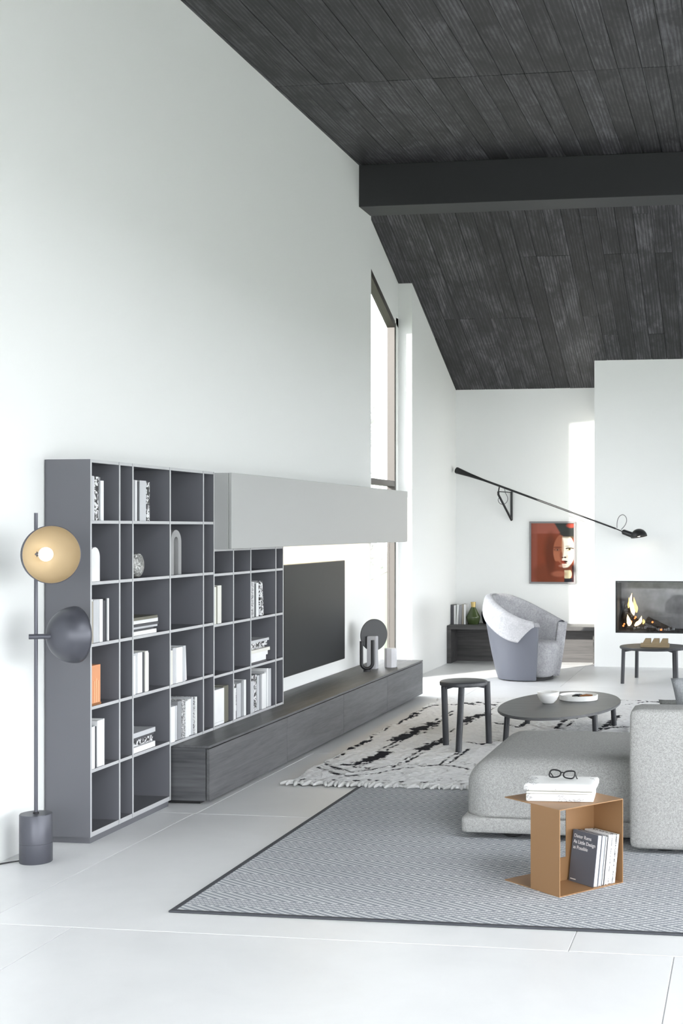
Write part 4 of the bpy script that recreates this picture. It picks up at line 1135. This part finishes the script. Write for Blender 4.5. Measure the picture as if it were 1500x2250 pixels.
# felt fold outside the near arm, its brighter lighting put into a paler colour
def flap(s, t):
    a0, a1 = math.radians(178), math.radians(304)
    th = a0 + (a1 - a0) * s; w = wrap(th); H = htop(w)
    drop = 0.055 + 0.235 * max(0.0, math.sin(math.pi * min(1, s * 0.86) )) ** 1.1 * (0.55 + 0.6 * s)
    if s > 0.82: drop *= max(0.05, 1 - (s - 0.82) / 0.18)
    drop *= 0.86
    flare = 0.030 * (1 - s)
    rt = rad(H - 0.03, w) - thick / 2; hw = thick / 2 + 0.016
    if t < 0.3:
        a = math.pi * (1 - t / 0.3) * 0.62; z = H - 0.03 + 0.050 * math.sin(a); r = rt + hw * math.cos(a)
    else:
        q_ = (t - 0.3) / 0.7; z = H - 0.03 - drop * q_; r = rad(max(z, 0.1), w) + 0.016 + flare * math.sin(math.pi * 0.5 * q_) * 0.8
    return apos(th, r, z)
sheet('felt_fold', flap, 44, 18, M['felt2'], 0.007)
# felt over the far arm front, hanging to the floor
def arm_drop(s, t):
    th = TH0 - 0.02 + s * 0.30; w = wrap(th); H = htop(w); z = 0.02 + (H - 0.02 - 0.02) * (1 - t)
    return apos(th, rad(z, w) + 0.014 + 0.004 * math.sin(9 * s), z)
sheet('felt_drop', arm_drop, 14, 18, M['felt'], 0.006)
def arm_front(s, t):
    r_in = -thick - 0.006; z = 0.02 + (htop(TH0) - 0.03) * (1 - t)
    return apos(TH0 - 0.035, rad(z, TH0) + 0.014 + (r_in - 0.014) * s, z)
sheet('felt_drop', arm_front, 6, 16, M['felt'], 0.006)
# seat: felt covered, rounded, reaching down at the front
bm = BM(); ring = []; nseg = 56
def seat_r(th, z):
    w = abs(wrap(th % (2 * math.pi))); r = rad(min(z, 0.4), w) - thick - 0.012
    if w < TH0 + 0.25: r = min(r + (0.085 if w < TH0 - 0.05 else 0.085 * max(0, (TH0 + 0.25 - w) / 0.30)), rad(min(z, 0.4), w) - 0.01)
    return r
prof = [(0.86, 0.03), (0.93, 0.05), (0.99, 0.12), (1.0, 0.22), (1.0, 0.31), (0.98, 0.36), (0.93, 0.392), (0.80, 0.405), (0.5, 0.408)]
for k_, z in prof:
    lim = TH0 - 0.05
    row = []
    for i in range(nseg):
        th = 2 * math.pi * i / nseg; w = abs(wrap(th))
        rr = (rad(min(z, 0.4), w) - thick - 0.014) if w > lim else (rad(min(z, 0.4), w) - thick - 0.014) + (0.060) * (0.5 + 0.5 * math.cos(math.pi * (w / lim) ** 3))
        row.append(bm.verts.new(apos(th, rr * k_, z)))
    ring.append(row)
for a, b in zip(ring, ring[1:]):
    for i in range(nseg): bm.faces.new((a[i], a[(i + 1) % nseg], b[(i + 1) % nseg], b[i]))
bm.faces.new(ring[0][::-1]); bm.faces.new(ring[-1])
bmesh.ops.recalc_face_normals(bm, faces=bm.faces)
obj('seat', bm, M['felt'], ar, smooth='all')
obj('swivel_base', lathe(BM(), [(0.24, 0.0), (0.26, 0.004), (0.26, 0.03)], 40, AC), M['shadowgap'], ar, smooth=True)

# ================================================================== BENCH AND ITS THINGS
BZ = 0.448; BY0 = 15.50
bn = empty('bench', (W, BY0, 0), 'long black oak bench shelf against the back wall behind armchair', 'bench')
obj('top_board', B1(W + 0.002, CX0 - 0.002, BY0, YB - 0.002, BZ - 0.046, BZ, bev=0.002, seg=1), M['benchw'], bn)
obj('end_board', B1(W + 0.002, W + 0.052, BY0, YB - 0.002, 0, BZ - 0.046, bev=0.002, seg=1), M['benchw'], bn)
obj('end_board', B1(CX0 - 0.052, CX0 - 0.002, BY0 + 0.2, YB - 0.002, 0, BZ - 0.046, bev=0.002, seg=1), M['benchw'], bn)
obj('back_board', B1(W + 0.052, CX0 - 0.052, YB - 0.16, YB - 0.14, 0.0, BZ - 0.046), M['benchw'], bn)
def bench_book(x, w, h, m, label, lean=0.0):
    e = bpy.data.objects.new('book', None); COL.objects.link(e); e.location = (x, 15.70, BZ + 0.001); e.rotation_euler = (0, lean, 0); OFF[e.name] = Vector((0, 0, 0))
    tag(e, label, 'book', 'books on the bench')
    t = 0.003; bm = BM(); box(bm, 0, t, 0, 0.18, 0, h); box(bm, w - t, w, 0, 0.18, 0, h); box(bm, t, w - t, 0, t, 0, h)
    obj('cover', bm, BK[m], e, local=True); obj('pages', B1(t + .0003, w - t - .0003, t + .0003, 0.175, 0.003, h - 0.003), M['pages'], e, local=True)
x0 = W + 0.004
bench_book(x0, 0.034, 0.232, 'charcoal', 'charcoal book against the left wall on the black bench')
bench_book(x0 + 0.038, 0.024, 0.226, 'white', 'upright white book beside charcoal book on the black bench')
bench_book(x0 + 0.066, 0.024, 0.234, 'white', 'slanting white book on the black bench', 0.05)
bench_book(x0 + 0.094, 0.034, 0.228, 'grey', 'slanting grey book on the black bench', 0.05)
bench_book(x0 + 0.134, 0.020, 0.238, 'taupe', 'taupe book on the black bench', 0.02)
bench_book(x0 + 0.1595, 0.022, 0.238, 'white', 'white book next to the green vase on the black bench')
vx = aty(1039.5, 1374, 15.75).x
gv = empty('green_vase', (vx, 15.75, BZ), 'angular olive green vase with brass neck on the bench', 'vase')
obj('vase_body', lathe(BM(), [(0.062, 0.0005), (0.066, 0.004), (0.084, 0.082), (0.082, 0.094), (0.026, 0.205)], 40, (vx, 15.75, BZ)), M['gvase'], gv, smooth=True)
obj('neck', lathe(BM(), [(0.027, 0.205), (0.029, 0.240), (0.031, 0.266), (0.026, 0.266)], 32, (vx, 15.75, BZ)), M['gold'], gv, smooth=True, label='brass neck')
vx2 = aty(1069, 1374, 15.86).x + 0.012
o = obj('black_vase', lathe(BM(), [(0.050, 0.0005), (0.064, 0.03), (0.080, 0.10), (0.076, 0.14), (0.050, 0.182), (0.020, 0.205), (0.014, 0.235), (0.026, 0.246), (0.022, 0.248), (0.010, 0.235)], 36, cap=True), M['blackg'], smooth='all')
o.location = (vx2, 15.86, BZ); tag(o, 'black round bottle vase half hidden behind the armchair', 'vase')

# ================================================================== PICTURE
px0, px1 = -2.645, -2.082; pz0, pz1 = 0.928, 1.678; pc = (px0 + px1) / 2
pi_ = empty('framed_poster', (pc, YB, pz0), 'rust red portrait poster in thin grey frame on back wall', 'picture')
fwid = 0.022; fy = YB - 0.030
for a in ((px0, px1, pz0, pz0 + fwid), (px0, px1, pz1 - fwid, pz1), (px0, px0 + fwid, pz0 + fwid, pz1 - fwid), (px1 - fwid, px1, pz0 + fwid, pz1 - fwid)):
    obj('frame_bar', B1(a[0], a[1], fy, YB - 0.001, a[2], a[3], bev=0.001, seg=1), M['picframe'], pi_)
nxp, nyp = 150, 208
s_, t_ = np.meshgrid(np.linspace(0, 1, nxp), np.linspace(0, 1, nyp))     # t from the top
X = 215 + s_ * 1050; Y = 245 + t_ * 1455
def sm(a): return np.clip(a, 0, 1) ** 2 * (3 - 2 * np.clip(a, 0, 1))
def ell(cx, cy, rx, ry, soft=0.12): return sm((1 - np.hypot((X - cx) / rx, (Y - cy) / ry)) / soft + 0.5)
img = np.zeros(X.shape + (3,)); img[:] = lin(124, 58, 36)
def paint(mask, c, k=1.0):
    global img
    m = (mask * k)[..., None]; img = img * (1 - m) + np.array(lin(*c)) * m
paint(sm((520 - Y) / 40), (147, 84, 70), 0.9)
paint(sm((390 - X) / 60), (136, 76, 62), 0.7)
paint(ell(700, 900, 190, 420, 0.6), (104, 48, 24), 0.7)
paint(ell(600, 1500, 330, 260, 0.6), (108, 54, 34), 0.8)
paint(sm((X - 760 - (Y - 245) * 0.60) / 50) * sm((640 - Y) / 60), (46, 50, 48))
paint(ell(1190, 300, 110, 60, 0.6), (170, 70, 55), 0.8)
paint(ell(690, 1050, 120, 480, 0.7), (88, 40, 22), 0.75)                      # long hair in the shade
facem = ell(1020, 930, 262, 430, 0.10)
jaw = sm((1345 - Y + (1015 - np.abs(X - 1075) * 1.55 - 870)) / 60)
facem = facem * np.clip(sm((1180 - Y) / 60 + 0.5) + jaw, 0, 1)
paint(facem * sm((1000 - X) / 30 + 0.5), (152, 88, 62), 0.9)
paint(facem * ell(820, 1120, 120, 200, 0.9), (174, 108, 80), 0.6)
paint(facem * sm((X - 965) / 26) * sm((Y - 560 + (X - 1000) * 0.1) / 50), (252, 245, 226))
paint(ell(1180, 505, 260, 78, 0.3), (44, 46, 44)); paint(ell(1130, 590, 190, 26, 0.8), (96, 76, 50), 0.6)
paint(ell(985, 850, 34, 230, 0.8), (176, 120, 84), 0.75)
# lit eye: brow, lid line, iris, lower lid
paint(ell(1165, 815, 115, 16, 0.7), (120, 92, 66), 0.6)
paint(ell(1165, 868, 106, 26, 0.3), (62, 44, 30)); paint(ell(1165, 893, 84, 22, 0.3), (240, 228, 200)); paint(ell(1160, 888, 30, 24, 0.3), (92, 84, 44)); paint(ell(1160, 888, 11, 11, 0.5), (20, 16, 12))
paint(ell(1170, 925, 82, 12, 0.7), (212, 142, 132), 0.7)
# shaded eye
paint(ell(860, 842, 105, 18, 0.7), (96, 46, 30), 0.8); paint(ell(858, 900, 90, 34, 0.5), (110, 60, 42), 0.85); paint(ell(862, 905, 60, 16, 0.5), (168, 112, 88), 0.7); paint(ell(862, 903, 20, 18, 0.5), (62, 34, 24), 0.9)
# nose and mouth
paint(ell(955, 1040, 40, 90, 0.8), (124, 66, 44), 0.7)
paint(ell(1050, 1088, 34, 18, 0.4), (64, 36, 30)); paint(ell(985, 1092, 30, 18, 0.6), (92, 46, 32), 0.9); paint(ell(1095, 1070, 22, 34, 0.9), (224, 196, 166), 0.6)
paint(ell(1018, 1190, 78, 22, 0.35), (150, 58, 40)); paint(ell(1018, 1228, 66, 24, 0.4), (168, 76, 56)); paint(ell(1064, 1192, 44, 18, 0.4), (58, 26, 26)); paint(ell(1060, 1232, 34, 16, 0.5), (108, 50, 44), 0.8); paint(ell(1018, 1207, 84, 6, 0.5), (60, 24, 22), 0.9)
paint(ell(985, 1300, 90, 36, 0.8), (200, 150, 128), 0.5)
# neck, collar, dress
paint(ell(1105, 1500, 105, 140, 0.2) * sm((Y - 1385) / 30) * sm((X - 1015) / 30), (206, 194, 158))
paint(ell(1070, 1375, 150, 34, 0.6), (112, 62, 42), 0.85)
paint(ell(900, 1500, 180, 70, 0.8), (166, 100, 76), 0.6)
paint(sm((X - 1015) / 24) * sm((Y - 1600 + 0.0009 * (X - 1090) ** 2) / 24), (30, 30, 36))
paint(sm((X - 1205) / 26) * sm((Y - 1250) / 80), (50, 28, 30), 0.95)
Pp = np.stack([px0 + fwid + s_ * (px1 - px0 - 2 * fwid), np.full_like(s_, YB - 0.012), pz1 - fwid - t_ * (pz1 - pz0 - 2 * fwid)], -1)
obj('poster', grid_mesh('poster', Pp, img.reshape(-1, 3), flip=True), M['print'], pi_)

# ================================================================== WALL LAMP
wlp = empty('swing_arm_lamp', tuple(aty(1124, 1110, YB)), 'black swing arm wall lamp with long rod and small dome', 'lamp')
def Lp(u, v, y): return aty(u, v, y)
top_w, bot_w = Lp(1123.5, 1080, YB - 0.02), Lp(1123.5, 1143, YB - 0.02)
tip = Lp(1094.5, 1080, YB - 0.30)
obj('wall_bar', tube(BM(), [bot_w, top_w], 0.0145, 12), M['black'], wlp, smooth=True)
obj('brace', tube(BM(), [bot_w, tip - Vector((0, 0, 0.035)), tip], 0.0135, 12), M['black'], wlp, smooth=True)
obj('stay', tube(BM(), [tip, top_w - Vector((0, 0, 0.012))], 0.006, 10), M['black'], wlp, smooth=True)
YA0, YA1 = YB - 0.19, YB - 0.86
def arm_y(u): return YA0 + (YA1 - YA0) * (u - 1002) / (1418 - 1002)
def arm_v(u): return 1033 + (1165 - 1033) * (u - 1002) / (1365 - 1002)
pA, pB, pC = Lp(1002, 1033, arm_y(1002)), Lp(1060, arm_v(1060), arm_y(1060)), Lp(1352, 1161.5, arm_y(1352))
obj('arm', tube(BM(), [pB, pC], [0.0135, 0.0095], 14), M['black'], wlp, smooth=True)
obj('counterweight', tube(BM(), [pA, pA + (pB - pA) * 0.03, pA + (pB - pA) * 0.5, pB + (pC - pB) * 0.01], [0.036, 0.040, 0.024, 0.0135], 20), M['black'], wlp, smooth=True)
obj('pivot', tube(BM(), [tip - Vector((0, 0, 0.01)), Lp(1097, arm_v(1097), arm_y(1097))], 0.008, 10), M['black'], wlp, smooth=True)
pD = Lp(1367, 1168, arm_y(1367)); obj('arm_tip', tube(BM(), [pC, pD], 0.006, 10), M['black'], wlp, smooth=True)
pE = Lp(1388, 1175.5, arm_y(1388))
obj('socket', tube(BM(), [pD, pD + (pE - pD) * 0.12, pE], [0.020, 0.030, 0.032], 20), M['black'], wlp, smooth=True)
hd = Lp(1403.5, 1180, arm_y(1403)); hax = Vector((0.16, -0.08, -1.0)).normalized(); hR = 0.094
n = 14; hp = [(hR * math.sin(a), hR - hR * math.cos(a)) for a in [math.pi / 2 * i / n for i in range(n + 1)]]
hp += [((hR - 0.004) * math.sin(a), hR - (hR - 0.004) * math.cos(a)) for a in [math.pi / 2 * (n - i) / n for i in range(n + 1)]]
obj('lamp_head', lathe(BM(), hp, 40, hd - hax * hR, axis_mtx(hax), cap=False), M['black'], wlp, smooth='all')
obj('lamp_bulb', lathe(BM(), [(0, 0)] + [(0.026 * math.sin(a), 0.026 - 0.026 * math.cos(a)) for a in [math.pi * i / 10 for i in range(1, 10)]] + [(0, 0.052)], 20, hd - hax * 0.055, axis_mtx(hax)), M['bulb2'], wlp, smooth='all')
loop = [Lp(u, v, arm_y(1370) - 0.01) for u, v in ((1355, 1160), (1355.5, 1146), (1360, 1135), (1368, 1131), (1374.5, 1136), (1376, 1145), (1372, 1155), (1364, 1164))]
obj('cable_loop', tube(BM(), spline(loop), 0.0042, 8), M['wire'], wlp, smooth=True)
loop = [Lp(u, v, YB - 0.12) for u, v in ((1108, 1074), (1110, 1083), (1114.5, 1092), (1114.5, 1100), (1110, 1106), (1102, 1108), (1096, 1104), (1094, 1098), (1096, 1094))]
obj('cable_loop', tube(BM(), spline(loop), 0.0042, 8), M['wire'], wlp, smooth=True)

# ================================================================== FIREPLACE
fp = empty('fireplace', (FX0, CY, FZ0), 'wide glass fronted fireplace set into white chimney breast', 'fireplace')
g_ = 0.004
obj('firebox_back', B1(FX0 + g_, FX1 - g_, YB - 0.10, YB - 0.06, FZ0 + g_, FZ1 - g_), M['soot'], fp)
obj('firebox_side', B1(FX0 + g_, FX0 + 0.02, CY + 0.02, YB - 0.10, FZ0 + g_, FZ1 - g_), M['sootd'], fp)
obj('firebox_side', B1(FX1 - 0.02, FX1 - g_, CY + 0.02, YB - 0.10, FZ0 + g_, FZ1 - g_), M['sootd'], fp)
obj('firebox_floor', B1(FX0 + 0.02, FX1 - 0.02, CY + 0.02, YB - 0.10, FZ0 + g_, FZ0 + 0.02), M['sootd'], fp)
obj('firebox_top', B1(FX0 + 0.02, FX1 - 0.02, CY + 0.02, YB - 0.10, FZ1 - 0.02, FZ1 - g_), M['soot'], fp)
for a in ((FX0, FX1, FZ0, FZ0 + 0.010), (FX0, FX1, FZ1 - 0.010, FZ1), (FX0, FX0 + 0.012, FZ0 + 0.010, FZ1 - 0.010), (FX1 - 0.012, FX1, FZ0 + 0.010, FZ1 - 0.010)):
    obj('front_trim', B1(a[0] + 0.0005, a[1] - 0.0005, CY - 0.001, CY + 0.018, a[2] + 0.0005, a[3] - 0.0005), M['black'], fp)
obj('glass_front', B1(FX0 + 0.012, FX1 - 0.012, CY + 0.006, CY + 0.010, FZ0 + 0.010, FZ1 - 0.010), M['fglass'], fp)
FYm = CY + 0.24
def fpx(u, v, y=FYm): return aty(u, v, y)
def log(pts, r, label):
    pts = [Vector(p) for p in pts]; pp = []; rr = []
    for i in range(9):
        t = i / 8; p = pts[0].lerp(pts[1], t); pp.append(p + Vector((random.uniform(-1, 1), random.uniform(-1, 1), random.uniform(-1, 1))) * r * 0.12); rr.append(r * (0.9 + 0.2 * random.random()))
    o = obj('log', tube(BM(), pp, rr, 11), M['log'], smooth=True, base=pp[0]); tag(o, label, 'log', 'logs in the fireplace')
log([fpx(1367, 1383, FYm + .13), fpx(1380, 1326, FYm + 0.16)], 0.050, 'upright split log burning at the left side of fireplace')
log([fpx(1372, 1352, FYm), fpx(1415, 1382, FYm - .06)], 0.050, 'log slanting across the flames in fireplace')
log([fpx(1422, 1362, FYm + .02), fpx(1474, 1386, FYm - .04)], 0.040, 'charred log lying right of the flames in fireplace')
log([fpx(1376, 1384, FYm - .1), fpx(1440, 1386, FYm - .12)], 0.030, 'charred log lying along the fireplace floor')
ah = BM()
for i in range(90):
    p = fpx(random.uniform(1388, 1480), random.uniform(1377, 1388), FYm + random.uniform(-0.12, 0.12)); p.z = FZ0 + 0.022 + random.uniform(0, 0.045) * max(0.1, 1 - abs((p.x - (-1.2)) / 0.5))
    bmesh.ops.create_icosphere(ah, subdivisions=1, radius=random.uniform(0.008, 0.022), matrix=Matrix.Translation(p))
o = obj('embers', ah, M['ash'], fp); o['kind'] = 'stuff'
eh = BM()
for (u, v) in ((1433, 1367), (1396, 1356), (1394, 1359), (1369, 1375), (1371, 1371), (1452, 1384), (1402, 1384), (1386, 1366)):
    bmesh.ops.create_icosphere(eh, subdivisions=1, radius=random.uniform(0.009, 0.016), matrix=Matrix.Translation(fpx(u, v, FYm - 0.085)))
o = obj('glowing_embers', eh, M['ember'], fp); o['kind'] = 'stuff'
def flame(pts, widths, mat, label, yy):
    P = [fpx(u, v, yy) for u, v in pts]; Q = []; Wd = []
    for k in range(len(P) - 1):                       # smooth the tongue
        p0, p1, p2, p3 = P[max(k - 1, 0)], P[k], P[k + 1], P[min(k + 2, len(P) - 1)]
        for t in (0, 0.25, 0.5, 0.75):
            Q.append(0.5 * ((2 * p1) + (p2 - p0) * t + (2 * p0 - 5 * p1 + 4 * p2 - p3) * t * t + (3 * p1 - p0 - 3 * p2 + p3) * t ** 3))
            tt = t * t * (3 - 2 * t); Wd.append(widths[k] * (1 - tt) + widths[k + 1] * tt)
    Q.append(P[-1]); Wd.append(widths[-1])
    o = obj('flame', tube(BM(), Q, Wd, 14), mat, smooth='all', base=P[0]); tag(o, label, 'flame', 'flames in the fireplace')
flame([(1392, 1352), (1390, 1342), (1387, 1330), (1385, 1318), (1388, 1303)], [0.006, 0.026, 0.026, 0.015, 0.001], M['flamec'], 'tall pale flame rising above the burning logs', FYm + 0.01)
flame([(1398, 1346), (1397, 1336), (1394, 1325), (1392, 1312)], [0.006, 0.022, 0.014, 0.001], M['flame'], 'yellow flame licking beside the tall pale flame', FYm - 0.03)
flame([(1380, 1336), (1381, 1328), (1382, 1320), (1381, 1313)], [0.004, 0.014, 0.010, 0.001], M['flame'], 'small yellow flame at the tip of the upright log', FYm + 0.06)
flame([(1381, 1375), (1382, 1368), (1380, 1361), (1378, 1350)], [0.012, 0.030, 0.020, 0.001], M['flamec'], 'low bright flame at the foot of the upright log', FYm - 0.09)
flame([(1394, 1375), (1400, 1370), (1406, 1365), (1409, 1353)], [0.010, 0.024, 0.022, 0.001], M['flamec'], 'low bright flame under the slanting log', FYm - 0.09)
flame([(1412, 1371), (1414, 1366), (1413, 1360)], [0.006, 0.014, 0.001], M['flame'], 'small flame at the end of the slanting log', FYm - 0.10)

# ================================================================== OUTSIDE
def tree(x, y, h, seed, label):
    r = random.Random(seed)
    e = empty('tree', (x, y, -0.17), label, 'tree', 'trees outside the window')
    obj('trunk', tube(BM(), [(x, y, -0.17), (x + 0.05, y, h * 0.4), (x - 0.05, y + 0.1, h * 0.95)], [0.10, 0.07, 0.02], 9), M['bark'], e, smooth=True)
    bm = BM(); lf = BM()
    for i in range(46):
        z = h * r.uniform(0.12, 0.98); a = r.uniform(0, 6.28); L = r.uniform(0.4, 1.3) * (1.1 - z / h)
        p0 = Vector((x, y, z)); p1 = p0 + Vector((math.cos(a) * L, math.sin(a) * L, 0.3 * L))
        tube(bm, [p0, (p0 + p1) / 2 + Vector((0, 0, 0.05)), p1], [0.014, 0.009, 0.004], 5)
        for j in range(24):
            c = p0.lerp(p1, r.uniform(0.25, 1.05)) + Vector((r.uniform(-.18, .18), r.uniform(-.18, .18), r.uniform(-.18, .18)))
            s = r.uniform(0.03, 0.06); d1 = Vector((r.uniform(-1, 1), r.uniform(-1, 1), r.uniform(-1, 1))).normalized() * s; d2 = d1.orthogonal().normalized() * s * 0.5
            lf.faces.new([lf.verts.new(c - d1), lf.verts.new(c + d2), lf.verts.new(c + d1), lf.verts.new(c - d2)])
    obj('branches', bm, M['bark'], e, smooth=True)
    o = obj('foliage', lf, M['leaf'], e); o['kind'] = 'stuff'
tree(-5.75, 19.4, 3.4, 3, 'thin pale leafed tree outside the tall window')
